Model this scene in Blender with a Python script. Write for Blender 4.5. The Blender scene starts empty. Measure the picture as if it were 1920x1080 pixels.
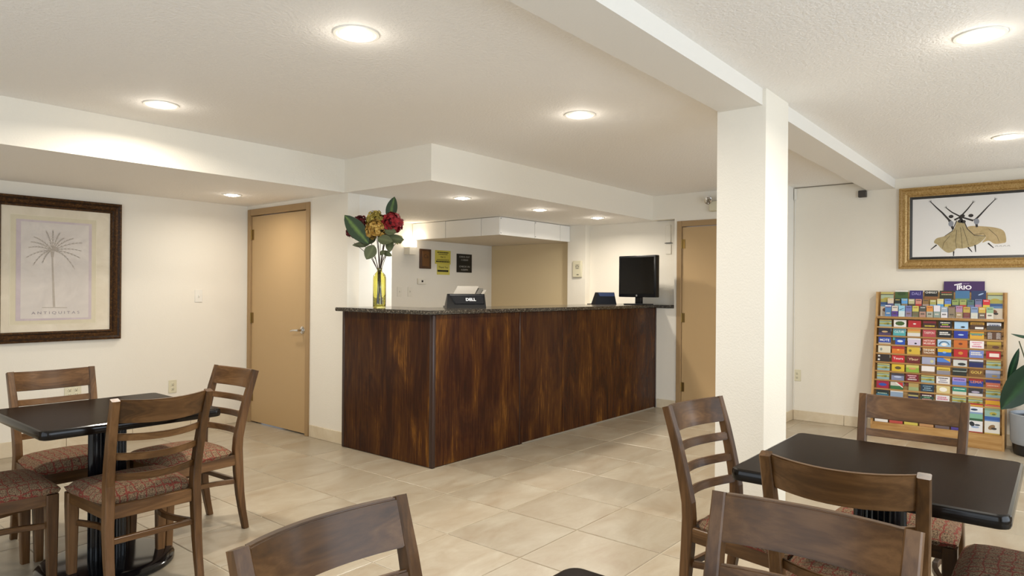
import bpy, bmesh, math, random
from mathutils import Vector, Matrix, Euler
random.seed(7)
sc = bpy.context.scene
COL = sc.collection

# ------------------------------------------------------------------ camera
H_EYE, YAW, ROLL = 1.306, 0.6874, 0.0075
fw = Vector((math.cos(YAW), math.sin(YAW), 0)); rt = Vector((math.sin(YAW), -math.cos(YAW), 0)); up = Vector((0, 0, 1))
cr, sr = math.cos(ROLL), math.sin(ROLL)
r_c = rt * cr + up * sr; u_c = up * cr - rt * sr
cam = bpy.data.objects.new('camera', bpy.data.cameras.new('camera')); COL.objects.link(cam)
cam.matrix_world = Matrix(((r_c.x, u_c.x, -fw.x, 0), (r_c.y, u_c.y, -fw.y, 0), (r_c.z, u_c.z, -fw.z, H_EYE), (0, 0, 0, 1)))
cam.data.lens = 1261.0 / 1920 * 36; cam.data.sensor_width = 36; cam.data.shift_y = 4.5 / 1920
cam.data.clip_start = 0.02
sc.camera = cam

# ------------------------------------------------------------------ world, daylight, exposure
w = bpy.data.worlds.new('sky'); sc.world = w; w.use_nodes = True
bg = w.node_tree.nodes['Background']; bg.inputs[0].default_value = (0.75, 0.87, 1.0, 1); bg.inputs[1].default_value = 1.0
vs = sc.view_settings
vs.view_transform = 'Standard'; vs.look = 'None'; vs.exposure = 0.10; vs.gamma = 1.0; vs.use_curve_mapping = False

def area_light(name, loc, direction, sx, sy, power, color, spread=180):
    l = bpy.data.lights.new(name, 'AREA'); l.shape = 'RECTANGLE'; l.size = sx; l.size_y = sy
    l.energy = power; l.color = color; l.spread = math.radians(spread)
    o = bpy.data.objects.new(name, l); COL.objects.link(o); o.location = loc
    o.rotation_euler = Vector(direction).to_track_quat('-Z', 'Y').to_euler()
    return o
DAY = (0.78, 0.89, 1.0)
# daylight coming in through the storefront windows (wall at Y=-2.6); the area light behind the camera is added fill
area_light('window_daylight', (1.5, -2.45, 1.2), (0, 1, 0.10), 3.4, 1.7, 84, DAY)
area_light('window_daylight', (6.25, -2.45, 1.2), (-0.1, 1, 0.10), 1.3, 1.7, 38, DAY)
area_light('rear_fill_light', (-1.75, 1.1, 1.15), (1, 0.12, 0.10), 4.9, 1.8, 53, (0.84, 0.92, 1.0))  # unseen soft fill, added to brighten the soffit, door and counter end
WARM = (1.0, 0.93, 0.82)
LAMP_MAIN, LAMP_SOFFIT, LAMP_DOOR, LAMP_SCONCE = 18.5, 13, 6.3, 1.0
LAMP_BARE = 0.045      # share of each lamp that spills sideways from the bulb standing just below the ceiling

# ------------------------------------------------------------------ materials
def lin(h):
    if isinstance(h, (tuple, list)): return tuple(h)
    h = h.lstrip('#'); o = []
    for i in (0, 2, 4):
        c = int(h[i:i+2], 16) / 255
        o.append(c / 12.92 if c <= 0.04045 else ((c + 0.055) / 1.055) ** 2.4)
    return tuple(o)
_mc = {}
def new_mat(name):
    m = bpy.data.materials.new(name); m.use_nodes = True
    nt = m.node_tree; return m, nt, nt.nodes['Principled BSDF']
def flat(name, hexcol, rough=0.55, metallic=0.0, spec=0.5, coat=0.0):
    k = (name, hexcol, rough, metallic)
    if k in _mc: return _mc[k]
    m, nt, p = new_mat(name)
    p.inputs['Base Color'].default_value = (*lin(hexcol), 1); p.inputs['Roughness'].default_value = rough
    p.inputs['Metallic'].default_value = metallic; p.inputs['Specular IOR Level'].default_value = spec
    p.inputs['Coat Weight'].default_value = coat
    m.diffuse_color = (*lin(hexcol), 1)
    _mc[k] = m; return m
def N(nt, typ, **kw):
    n = nt.nodes.new(typ)
    for k, v in kw.items(): setattr(n, k, v)
    return n
def ramp(nt, stops):
    r = N(nt, 'ShaderNodeValToRGB'); e = r.color_ramp.elements
    while len(e) < len(stops): e.new(0.5)
    for i, (p, c) in enumerate(stops):
        e[i].position = p; e[i].color = (*lin(c), 1)
    return r
def coords(nt, scale=(1, 1, 1), space='Object'):
    tc = N(nt, 'ShaderNodeTexCoord'); mp = N(nt, 'ShaderNodeMapping'); mp.inputs['Scale'].default_value = scale
    nt.links.new(tc.outputs[space], mp.inputs['Vector']); return mp.outputs['Vector']
def noise(nt, vec, scale, detail=4, rough=0.5, dist=0.0):
    n = N(nt, 'ShaderNodeTexNoise'); n.inputs['Scale'].default_value = scale; n.inputs['Detail'].default_value = detail
    n.inputs['Roughness'].default_value = rough; n.inputs['Distortion'].default_value = dist
    nt.links.new(vec, n.inputs['Vector']); return n.outputs['Fac']
def bump(nt, p, fac, strength, dist):
    b = N(nt, 'ShaderNodeBump'); b.inputs['Strength'].default_value = strength; b.inputs['Distance'].default_value = dist
    nt.links.new(fac, b.inputs['Height']); nt.links.new(b.outputs['Normal'], p.inputs['Normal'])

def paint_mat(name, hexcol, scale=140, strength=0.35, dist=0.004, rough=0.75):
    m, nt, p = new_mat(name); v = coords(nt)
    p.inputs['Base Color'].default_value = (*lin(hexcol), 1); p.inputs['Roughness'].default_value = rough
    p.inputs['Specular IOR Level'].default_value = 0.25
    bump(nt, p, noise(nt, v, scale, 3, 0.6), strength, dist); m.diffuse_color = (*lin(hexcol), 1)
    return m
M_WALL = paint_mat('cream_wall_paint', '#e9e2d4', 95, 0.30, 0.004)
M_WALLW = paint_mat('white_wall_paint', '#ebe7de', 95, 0.30, 0.004)
M_TANWALL = paint_mat('tan_wall_paint', '#dac7a2', 95, 0.2, 0.003)
M_CEIL = paint_mat('textured_ceiling_paint', '#f4f0ea', 60, 0.55, 0.008)
M_BEAM = paint_mat('beam_paint', '#e6e1d8', 95, 0.2, 0.003)

def wood_mat(name, axis, dark, mid, light, rough=0.38, fine=1.0, coat=0.06, rnd=True):
    m, nt, p = new_mat(name)
    s = [16, 16, 16]; s['xyz'.index(axis)] = 1.3
    tc = N(nt, 'ShaderNodeTexCoord'); mp = N(nt, 'ShaderNodeMapping'); mp.inputs['Scale'].default_value = s
    nt.links.new(tc.outputs['Object'], mp.inputs['Vector'])
    if rnd:
        oi = N(nt, 'ShaderNodeObjectInfo'); cx = N(nt, 'ShaderNodeCombineXYZ'); mu = N(nt, 'ShaderNodeMath', operation='MULTIPLY')
        mu.inputs[1].default_value = 37.0; nt.links.new(oi.outputs['Random'], mu.inputs[0])
        for i in range(3): nt.links.new(mu.outputs[0], cx.inputs[i])
        nt.links.new(cx.outputs[0], mp.inputs['Location'])
    v = mp.outputs['Vector']
    a = noise(nt, v, 0.8 * fine, 1.5, 0.4, 0.15); b = noise(nt, v, 6 * fine, 3, 0.7, 0.2)
    mx = N(nt, 'ShaderNodeMath', operation='MULTIPLY_ADD'); mx.inputs[1].default_value = 0.35
    nt.links.new(b, mx.inputs[0]); nt.links.new(a, mx.inputs[2])
    # cathedral figure: contour lines of the stretched noise
    sn_ = N(nt, 'ShaderNodeMath', operation='MULTIPLY'); sn_.inputs[1].default_value = 70.0; nt.links.new(a, sn_.inputs[0])
    si = N(nt, 'ShaderNodeMath', operation='SINE'); nt.links.new(sn_.outputs[0], si.inputs[0])
    m2 = N(nt, 'ShaderNodeMath', operation='MULTIPLY_ADD'); m2.inputs[1].default_value = 0.045; nt.links.new(si.outputs[0], m2.inputs[0]); nt.links.new(mx.outputs[0], m2.inputs[2])
    r = ramp(nt, [(0.42, dark), (0.66, mid), (0.88, light)]); nt.links.new(m2.outputs[0], r.inputs[0])
    nt.links.new(r.outputs[0], p.inputs['Base Color']); p.inputs['Roughness'].default_value = rough
    p.inputs['Specular IOR Level'].default_value = 0.32; p.inputs['Coat Weight'].default_value = coat; p.inputs['Coat Roughness'].default_value = 0.15
    bump(nt, p, b, 0.08, 0.001); m.diffuse_color = (*lin(mid), 1)
    return m
CW = ('#3b2611', '#56391c', '#71502f')
W_X = wood_mat('walnut_stain_across', 'x', *CW); W_Z = wood_mat('walnut_stain_upright', 'z', *CW); W_Y = wood_mat('walnut_stain_lengthwise', 'y', *CW)
OAK_Y = wood_mat('golden_oak', 'y', '#91693a', '#ac824c', '#c09a64', 0.45, 1.4, 0.05)
OAK_Z = wood_mat('golden_oak_upright', 'z', '#91693a', '#ac824c', '#c09a64', 0.45, 1.4, 0.05)

def fabric_mat():
    m, nt, p = new_mat('patterned_seat_fabric'); tc = N(nt, 'ShaderNodeTexCoord'); v = tc.outputs['Object']
    nz = N(nt, 'ShaderNodeTexNoise'); nz.inputs['Scale'].default_value = 28; nz.inputs['Detail'].default_value = 1
    nt.links.new(v, nz.inputs['Vector'])
    sb = N(nt, 'ShaderNodeVectorMath', operation='SUBTRACT'); sb.inputs[1].default_value = (0.5, 0.5, 0.5); nt.links.new(nz.outputs['Color'], sb.inputs[0])
    sca = N(nt, 'ShaderNodeVectorMath', operation='SCALE'); sca.inputs['Scale'].default_value = 0.028; nt.links.new(sb.outputs[0], sca.inputs[0])
    ad = N(nt, 'ShaderNodeVectorMath', operation='ADD'); nt.links.new(v, ad.inputs[0]); nt.links.new(sca.outputs[0], ad.inputs[1])
    sp = N(nt, 'ShaderNodeSeparateXYZ'); nt.links.new(ad.outputs[0], sp.inputs[0])
    def line(out, pitch, wd):
        d = N(nt, 'ShaderNodeMath', operation='DIVIDE'); d.inputs[1].default_value = pitch; nt.links.new(out, d.inputs[0])
        f = N(nt, 'ShaderNodeMath', operation='FRACT'); nt.links.new(d.outputs[0], f.inputs[0])
        s = N(nt, 'ShaderNodeMath', operation='SUBTRACT'); s.inputs[1].default_value = 0.5; nt.links.new(f.outputs[0], s.inputs[0])
        a = N(nt, 'ShaderNodeMath', operation='ABSOLUTE'); nt.links.new(s.outputs[0], a.inputs[0])
        l = N(nt, 'ShaderNodeMath', operation='LESS_THAN'); l.inputs[1].default_value = wd; nt.links.new(a.outputs[0], l.inputs[0])
        return l.outputs[0]
    mx = N(nt, 'ShaderNodeMath', operation='MAXIMUM'); nt.links.new(line(sp.outputs[0], 0.037, 0.075), mx.inputs[0]); nt.links.new(line(sp.outputs[1], 0.037, 0.06), mx.inputs[1])
    vo = N(nt, 'ShaderNodeTexVoronoi'); vo.inputs['Scale'].default_value = 230; nt.links.new(v, vo.inputs['Vector'])
    r = ramp(nt, [(0.0, '#a58f72'), (0.45, '#7c654d'), (0.9, '#46332a')]); nt.links.new(vo.outputs['Distance'], r.inputs[0])
    r2 = ramp(nt, [(0.0, '#8f4c3c'), (0.8, '#69322b')]); nt.links.new(vo.outputs['Distance'], r2.inputs[0])
    mi = N(nt, 'ShaderNodeMix', data_type='RGBA'); nt.links.new(mx.outputs[0], mi.inputs[0]); nt.links.new(r.outputs[0], mi.inputs[6]); nt.links.new(r2.outputs[0], mi.inputs[7])
    nt.links.new(mi.outputs[2], p.inputs['Base Color']); p.inputs['Roughness'].default_value = 0.9; p.inputs['Specular IOR Level'].default_value = 0.15
    bump(nt, p, vo.outputs['Distance'], 0.25, 0.002); m.diffuse_color = (*lin('#7a6048'), 1)
    return m
M_FABRIC = fabric_mat()

def tile_mat():
    m, nt, p = new_mat('beige_travertine_tile')
    geo = N(nt, 'ShaderNodeNewGeometry'); oi = N(nt, 'ShaderNodeObjectInfo')
    mp = N(nt, 'ShaderNodeMapping'); nt.links.new(geo.outputs['Position'], mp.inputs['Vector'])
    mu = N(nt, 'ShaderNodeMath', operation='MULTIPLY'); mu.inputs[1].default_value = 50; nt.links.new(oi.outputs['Random'], mu.inputs[0])
    cx = N(nt, 'ShaderNodeCombineXYZ'); nt.links.new(mu.outputs[0], cx.inputs[2]); nt.links.new(cx.outputs[0], mp.inputs['Location'])
    mp.inputs['Scale'].default_value = (1, 2.2, 1)
    a = noise(nt, mp.outputs[0], 2.6, 5, 0.6, 0.6); b = noise(nt, mp.outputs[0], 22, 4, 0.65, 0.3)
    r = ramp(nt, [(0.22, '#9b8971'), (0.5, '#a89b86'), (0.78, '#b7ae9b')])
    s = N(nt, 'ShaderNodeMath', operation='MULTIPLY_ADD'); s.inputs[1].default_value = 0.30; nt.links.new(b, s.inputs[0])
    sub = N(nt, 'ShaderNodeMath', operation='SUBTRACT'); sub.inputs[1].default_value = 0.15; nt.links.new(a, sub.inputs[0]); nt.links.new(sub.outputs[0], s.inputs[2])
    nt.links.new(s.outputs[0], r.inputs[0])
    hs = N(nt, 'ShaderNodeHueSaturation'); vv = N(nt, 'ShaderNodeMapRange'); vv.inputs[3].default_value = 0.90; vv.inputs[4].default_value = 1.06
    nt.links.new(oi.outputs['Random'], vv.inputs[0]); nt.links.new(vv.outputs[0], hs.inputs['Value']); nt.links.new(r.outputs[0], hs.inputs['Color'])
    nt.links.new(hs.outputs[0], p.inputs['Base Color'])
    rr = N(nt, 'ShaderNodeMapRange'); rr.inputs[3].default_value = 0.24; rr.inputs[4].default_value = 0.42; nt.links.new(b, rr.inputs[0]); nt.links.new(rr.outputs[0], p.inputs['Roughness'])
    bump(nt, p, b, 0.05, 0.002); m.diffuse_color = (*lin('#cab596'), 1)
    return m
M_TILE = tile_mat()
M_GROUT = flat('floor_grout', '#c2b8a4', 0.8)

def granite_mat():
    m, nt, p = new_mat('speckled_dark_granite'); v = coords(nt)
    vo = N(nt, 'ShaderNodeTexVoronoi'); vo.inputs['Scale'].default_value = 150; nt.links.new(v, vo.inputs['Vector'])
    n2 = noise(nt, v, 60, 3, 0.7)
    wn = N(nt, 'ShaderNodeSeparateColor'); nt.links.new(vo.outputs['Color'], wn.inputs[0])
    r = ramp(nt, [(0.0, '#17140f'), (0.55, '#2b251c'), (0.8, '#4d4436'), (0.95, '#8b8273')]); nt.links.new(wn.outputs[0], r.inputs[0])
    r2 = ramp(nt, [(0.35, '#0f0e0c'), (0.65, '#5c5143')]); nt.links.new(n2, r2.inputs[0])
    mi = N(nt, 'ShaderNodeMix', data_type='RGBA'); mi.inputs[0].default_value = 0.35; nt.links.new(r.outputs[0], mi.inputs[6]); nt.links.new(r2.outputs[0], mi.inputs[7])
    nt.links.new(mi.outputs[2], p.inputs['Base Color']); p.inputs['Roughness'].default_value = 0.14; m.diffuse_color = (*lin('#2b251c'), 1)
    return m
M_GRANITE = granite_mat()

def counter_mat():
    m, nt, p = new_mat('dark_stained_streaky_plywood')
    oi = N(nt, 'ShaderNodeObjectInfo'); tc = N(nt, 'ShaderNodeTexCoord')
    mp = N(nt, 'ShaderNodeMapping'); mp.inputs['Scale'].default_value = (5, 5, 1.5); nt.links.new(tc.outputs['Object'], mp.inputs[0])
    mu = N(nt, 'ShaderNodeMath', operation='MULTIPLY'); mu.inputs[1].default_value = 20; nt.links.new(oi.outputs['Random'], mu.inputs[0])
    cx = N(nt, 'ShaderNodeCombineXYZ'); nt.links.new(mu.outputs[0], cx.inputs[0]); nt.links.new(cx.outputs[0], mp.inputs['Location'])
    a = noise(nt, mp.outputs[0], 1.0, 4, 0.65, 0.8)
    mp2 = N(nt, 'ShaderNodeMapping'); mp2.inputs['Scale'].default_value = (55, 55, 1.8); nt.links.new(tc.outputs['Object'], mp2.inputs[0])
    b = noise(nt, mp2.outputs[0], 1.6, 5, 0.7, 0.3)
    s = N(nt, 'ShaderNodeMath', operation='MULTIPLY_ADD'); s.inputs[1].default_value = 0.7; nt.links.new(b, s.inputs[0])
    h = N(nt, 'ShaderNodeMath', operation='MULTIPLY'); h.inputs[1].default_value = 0.75; nt.links.new(a, h.inputs[0]); nt.links.new(h.outputs[0], s.inputs[2])
    r = ramp(nt, [(0.44, '#1e0e06'), (0.66, '#331709'), (0.82, '#4d2b0e'), (0.97, '#85571f')]); nt.links.new(s.outputs[0], r.inputs[0])
    nt.links.new(r.outputs[0], p.inputs['Base Color']); p.inputs['Roughness'].default_value = 0.27; p.inputs['Specular IOR Level'].default_value = 0.2
    bump(nt, p, b, 0.05, 0.001); m.diffuse_color = (*lin('#402213'), 1)
    return m
M_COUNTER = counter_mat()
M_CTRIM = flat('dark_counter_trim', '#33201a', 0.3)

def table_mat():
    m, nt, p = new_mat('dark_laminate_tabletop'); v = coords(nt, (3, 22, 22))
    n = noise(nt, v, 2, 5, 0.6, 0.5); r = ramp(nt, [(0.3, '#1a110a'), (0.7, '#221710')]); nt.links.new(n, r.inputs[0])
    nt.links.new(r.outputs[0], p.inputs['Base Color']); p.inputs['Roughness'].default_value = 0.22; p.inputs['Specular IOR Level'].default_value = 0.010; m.diffuse_color = (*lin('#30221a'), 1)
    return m
M_TABLE = table_mat()
M_TEDGE = flat('black_table_edge', '#120d09', 0.15, 0.0, 0.25)
M_BLACKGLOSS = flat('gloss_black_enamel', '#0b0b0d', 0.13)
M_DOOR = paint_mat('tan_door_paint', '#b99b71', 220, 0.05, 0.001, 0.42)
M_JAMB = paint_mat('tan_door_frame_paint', '#a38660', 220, 0.05, 0.001, 0.45)
M_STEEL = flat('brushed_steel', '#b9b6ae', 0.28, 1.0)
M_CHROME = flat('chrome', '#d6d6d6', 0.1, 1.0)
M_BRASS = flat('worn_brass', '#8d7444', 0.4, 1.0)
M_WHITEPL = flat('white_plastic', '#e6e2d8', 0.4)
M_IVORYPL = flat('ivory_plastic', '#d8d0b4', 0.4)
M_SLOT = flat('dark_slot', '#2b241c', 0.6)
M_BLACKPL = flat('black_plastic', '#08090c', 0.32, 0.0, 0.35)
M_SCREEN = flat('dark_screen', '#020203', 0.08)
M_NAVYPL = flat('dark_navy_plastic', '#070b13', 0.4, 0.0, 0.3)
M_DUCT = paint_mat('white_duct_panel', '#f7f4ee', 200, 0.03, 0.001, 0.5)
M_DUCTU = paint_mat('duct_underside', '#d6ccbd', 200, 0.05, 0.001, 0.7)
M_BASEB = None

def gilt_mat(name, a, b, c, rough=0.4, metallic=0.35, sc_=60):
    m, nt, p = new_mat(name); n = noise(nt, coords(nt), sc_, 6, 0.75, 0.6)
    r = ramp(nt, [(0.36, a), (0.52, b), (0.68, c)]); nt.links.new(n, r.inputs[0]); nt.links.new(r.outputs[0], p.inputs['Base Color'])
    p.inputs['Roughness'].default_value = rough; p.inputs['Metallic'].default_value = metallic; bump(nt, p, n, 0.2, 0.002)
    m.diffuse_color = (*lin(b), 1); return m
M_BRONZE = gilt_mat('antique_bronze_frame', '#2a1808', '#4b2f13', '#7a5426')
M_BRONZED = gilt_mat('dark_bronze_frame', '#160c05', '#2f1c0c', '#57391a')
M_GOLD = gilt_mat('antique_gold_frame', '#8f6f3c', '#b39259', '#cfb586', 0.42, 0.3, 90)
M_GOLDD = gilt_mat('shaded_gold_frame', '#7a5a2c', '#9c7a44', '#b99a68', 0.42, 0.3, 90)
def paper_mat(name, a, b, sc_=5, rough=0.7):
    m, nt, p = new_mat(name); n = noise(nt, coords(nt), sc_, 5, 0.65, 0.8)
    r = ramp(nt, [(0.3, a), (0.7, b)]); nt.links.new(n, r.inputs[0]); nt.links.new(r.outputs[0], p.inputs['Base Color'])
    p.inputs['Roughness'].default_value = rough; m.diffuse_color = (*lin(a), 1); return m
def emit(name, hexcol, strength):
    m, nt, p = new_mat(name); p.inputs['Base Color'].default_value = (*lin(hexcol), 1)
    p.inputs['Emission Color'].default_value = (*lin(hexcol), 1); p.inputs['Emission Strength'].default_value = strength
    m.diffuse_color = (*lin(hexcol), 1); return m
M_BULB = emit('lamp_bulb', '#fff3df', 30.0)
M_SHADE = emit('lit_sconce_shade', '#ffeed0', 5.0)
M_REFL = flat('lamp_reflector', '#f2efe8', 0.2, 0.2)
def glass_mat(name, col, rough=0.0, ior=1.45):
    m, nt, p = new_mat(name); p.inputs['Base Color'].default_value = (*lin(col), 1); p.inputs['Transmission Weight'].default_value = 1
    p.inputs['Roughness'].default_value = rough; p.inputs['IOR'].default_value = ior; m.diffuse_color = (*lin(col), 1); return m
def pane_mat(name='clear_pane', ior=1.45, rough=0.03):
    m = bpy.data.materials.new(name); m.use_nodes = True; nt = m.node_tree; nt.nodes.clear()
    o = N(nt, 'ShaderNodeOutputMaterial'); t = N(nt, 'ShaderNodeBsdfTransparent'); g = N(nt, 'ShaderNodeBsdfGlossy'); g.inputs['Roughness'].default_value = rough
    fr = N(nt, 'ShaderNodeFresnel'); fr.inputs[0].default_value = ior; mx = N(nt, 'ShaderNodeMixShader')
    ge = N(nt, 'ShaderNodeNewGeometry'); fb = N(nt, 'ShaderNodeMath', operation='SUBTRACT'); fb.inputs[0].default_value = 1.0; nt.links.new(ge.outputs['Backfacing'], fb.inputs[1])
    fm = N(nt, 'ShaderNodeMath', operation='MULTIPLY'); nt.links.new(fr.outputs[0], fm.inputs[0]); nt.links.new(fb.outputs[0], fm.inputs[1])
    nt.links.new(fm.outputs[0], mx.inputs[0]); nt.links.new(t.outputs[0], mx.inputs[1]); nt.links.new(g.outputs[0], mx.inputs[2]); nt.links.new(mx.outputs[0], o.inputs[0])
    return m
M_PANE = pane_mat(); M_PICGLASS = pane_mat('anti_glare_picture_glass', 1.18, 0.08)

# ------------------------------------------------------------------ mesh helpers
class MB:
    def __init__(s): s.v = []; s.f = []; s.m = []; s.mats = []; s.sm = []
    def mi(s, mat):
        if mat is None: return 0
        if mat not in s.mats: s.mats.append(mat)
        return s.mats.index(mat)
    def add(s, verts, faces, mat=None, smooth=False, M=None):
        b = len(s.v); k = s.mi(mat)
        for q in verts:
            q = Vector(q); s.v.append(tuple(M @ q) if M is not None else tuple(q))
        for f in faces: s.f.append([b + i for i in f]); s.m.append(k); s.sm.append(smooth)
        return s
    def box(s, x0, x1, y0, y1, z0, z1, mat=None, M=None):
        v = [(x0,y0,z0),(x1,y0,z0),(x1,y1,z0),(x0,y1,z0),(x0,y0,z1),(x1,y0,z1),(x1,y1,z1),(x0,y1,z1)]
        return s.add(v, [(0,3,2,1),(4,5,6,7),(0,1,5,4),(1,2,6,5),(2,3,7,6),(3,0,4,7)], mat, False, M)
    def bbox(s, x0, x1, y0, y1, z0, z1, b=0.004, mat=None, M=None, seg=2):
        bm = bmesh.new(); bmesh.ops.create_cube(bm, size=1.0)
        for q in bm.verts: q.co = Vector(((x0+x1)/2 + q.co.x*(x1-x0), (y0+y1)/2 + q.co.y*(y1-y0), (z0+z1)/2 + q.co.z*(z1-z0)))
        bmesh.ops.bevel(bm, geom=bm.edges[:], offset=b, segments=seg, affect='EDGES', profile=0.5)
        s.frombm(bm, mat, True, M); bm.free(); return s
    def frombm(s, bm, mat=None, smooth=False, M=None):
        bm.verts.index_update(); return s.add([v.co.copy() for v in bm.verts], [[v.index for v in f.verts] for f in bm.faces], mat, smooth, M)
    def prism(s, poly, axis, a, b, mat=None, M=None):
        n = len(poly)
        def P(u, w, t): return {'x': (t, u, w), 'y': (u, t, w), 'z': (u, w, t)}[axis]
        v = [P(u, w, a) for u, w in poly] + [P(u, w, b) for u, w in poly]
        f = [list(range(n))[::-1], list(range(n, 2*n))] + [(i, (i+1) % n, n + (i+1) % n, n + i) for i in range(n)]
        return s.add(v, f, mat, False, M)
    def lathe(s, prof, mat=None, n=24, M=None, smooth=True, cap=True):
        v = []; f = []
        for r, z in prof:
            for i in range(n):
                a = 2*math.pi*i/n; v.append((r*math.cos(a), r*math.sin(a), z))
        for k in range(len(prof)-1):
            for i in range(n):
                j = (i+1) % n; f.append((k*n+i, k*n+j, (k+1)*n+j, (k+1)*n+i))
        if cap:
            f.append(list(range(n))[::-1]); f.append([(len(prof)-1)*n+i for i in range(n)])
        return s.add(v, f, mat, smooth, M)
    def sweep(s, pts, sizes, mat=None, M=None, side=Vector((1, 0, 0)), smooth=False):
        """rectangular section (half a along side, half b across) along pts"""
        v = []; f = []; n = len(pts); pts = [Vector(p) for p in pts]
        for i, p in enumerate(pts):
            t = (pts[min(i+1, n-1)] - pts[max(i-1, 0)]).normalized()
            u = (side - t * side.dot(t)).normalized(); w_ = t.cross(u)
            a, b = sizes[i] if isinstance(sizes, list) else sizes
            c = 0.22 * min(a, b)
            for q, r in ((-a+c,-b),(a-c,-b),(a,-b+c),(a,b-c),(a-c,b),(-a+c,b),(-a,b-c),(-a,-b+c)): v.append(p + u*q + w_*r)
        for i in range(n-1):
            for k in range(8):
                l = (k+1) % 8; f.append((i*8+k, i*8+l, (i+1)*8+l, (i+1)*8+k))
        f.append(list(range(8))[::-1]); f.append([(n-1)*8+k for k in range(8)])
        return s.add(v, f, mat, smooth, M)
    def tube(s, pts, rads, mat=None, n=8, M=None):
        v = []; f = []; m_ = len(pts); pts = [Vector(p) for p in pts]
        for i, p in enumerate(pts):
            t = (pts[min(i+1, m_-1)] - pts[max(i-1, 0)]).normalized()
            a = Vector((0, 0, 1)) if abs(t.z) < 0.9 else Vector((1, 0, 0))
            u = t.cross(a).normalized(); w_ = t.cross(u); r = rads[i] if isinstance(rads, (list, tuple)) else rads
            for k in range(n):
                q = 2*math.pi*k/n; v.append(p + u*r*math.cos(q) + w_*r*math.sin(q))
        for i in range(m_-1):
            for k in range(n):
                l = (k+1) % n; f.append((i*n+k, i*n+l, (i+1)*n+l, (i+1)*n+k))
        f.append(list(range(n))[::-1]); f.append([(m_-1)*n+k for k in range(n)])
        return s.add(v, f, mat, True, M)
    def mesh(s, name):
        me = bpy.data.meshes.new(name); me.from_pydata([tuple(q) for q in s.v], [], s.f)
        for m_ in s.mats: me.materials.append(m_)
        me.polygons.foreach_set('material_index', s.m); me.polygons.foreach_set('use_smooth', s.sm)
        bm = bmesh.new(); bm.from_mesh(me); bmesh.ops.recalc_face_normals(bm, faces=bm.faces[:]); bm.to_mesh(me); bm.free()
        if any(s.sm):
            try: me.set_sharp_from_angle(angle=math.radians(40))
            except Exception: pass
        me.update(); return me
    def obj(s, name, parent=None, loc=(0, 0, 0), rot=(0, 0, 0)):
        o = bpy.data.objects.new(name, s.mesh(name)); COL.objects.link(o); o.location = loc; o.rotation_euler = rot
        if parent is not None: o.parent = parent
        return o
def link_mesh(name, me, parent=None, loc=(0, 0, 0), rot=(0, 0, 0)):
    o = bpy.data.objects.new(name, me); COL.objects.link(o); o.location = loc; o.rotation_euler = rot
    if parent is not None: o.parent = parent
    return o
def tag(o, label, cat, group=None):
    o['label'] = label; o['category'] = cat
    if group: o['group'] = group
    return o
def thing(name, label, cat, loc=(0, 0, 0), rz=0.0, group=None):
    o = bpy.data.objects.new(name, None); COL.objects.link(o); o.location = loc; o.rotation_euler = (0, 0, rz); o.empty_display_size = 0.1
    return tag(o, label, cat, group)
def struct(o): o['kind'] = 'structure'; return o
def copy_tree(root, label, loc, rz):
    r = root.copy(); COL.objects.link(r); r.location = loc; r.rotation_euler = (0, 0, rz); r['label'] = label
    for ch in list(root.children):
        c = ch.copy(); COL.objects.link(c); c.parent = r
        for g in list(ch.children):
            d = g.copy(); COL.objects.link(d); d.parent = c
    return r
_tc = {}
def text_mesh(txt, height, mat, origin, right, upv, align='CENTER', bold=0.0, squeeze=1.0, width=None, depth=0.0):
    key = (txt, align, bold)
    if key not in _tc:
        cu = bpy.data.curves.new('lettering', 'FONT'); cu.body = txt; cu.align_x = align; cu.align_y = 'CENTER'; cu.size = 1.0; cu.offset = bold; cu.resolution_u = 3
        ob = bpy.data.objects.new('lettering_source', cu); COL.objects.link(ob)
        bpy.context.view_layer.update()
        me = bpy.data.meshes.new_from_object(ob.evaluated_get(bpy.context.evaluated_depsgraph_get()))
        vs_ = [v.co.copy() for v in me.vertices]; fs_ = [list(p.vertices) for p in me.polygons]
        bpy.data.objects.remove(ob); bpy.data.curves.remove(cu); bpy.data.meshes.remove(me)
        _tc[key] = (vs_, fs_)
    vs_, fs_ = _tc[key]
    if not vs_: return MB()
    xs = [v.x for v in vs_]; w0 = max(xs) - min(xs)
    s = height / 0.72; sx = s * squeeze
    if width: sx = min(sx * 10, width / max(w0, 1e-6))
    R, U, O = Vector(right), Vector(upv), Vector(origin)
    mb = MB(); mb.add([O + R * (v.x * sx) + U * (v.y * s) for v in vs_], fs_, mat); return mb
def poly_ngon(mb, pts3, mat): mb.add(pts3, [list(range(len(pts3)))], mat)
def stroke(mb, pts, w0, w1, mat, nrm):
    pts = [Vector(p) for p in pts]; n = len(pts); v = []; nrm = Vector(nrm)
    for i, p in enumerate(pts):
        t = (pts[min(i+1, n-1)] - pts[max(i-1, 0)]).normalized(); s_ = t.cross(nrm).normalized(); wd = w0 + (w1-w0)*i/(n-1)
        v += [p + s_*wd/2, p - s_*wd/2]
    mb.add(v, [(2*i, 2*i+1, 2*i+3, 2*i+2) for i in range(n-1)], mat)
def ellipse(c, a, b, n, U, V, rot=0):
    c = Vector(c); U = Vector(U); V = Vector(V)
    return [c + U*(a*math.cos(t)*math.cos(rot) - b*math.sin(t)*math.sin(rot)) + V*(a*math.cos(t)*math.sin(rot) + b*math.sin(t)*math.cos(rot)) for t in [2*math.pi*i/n for i in range(n)]]

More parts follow.
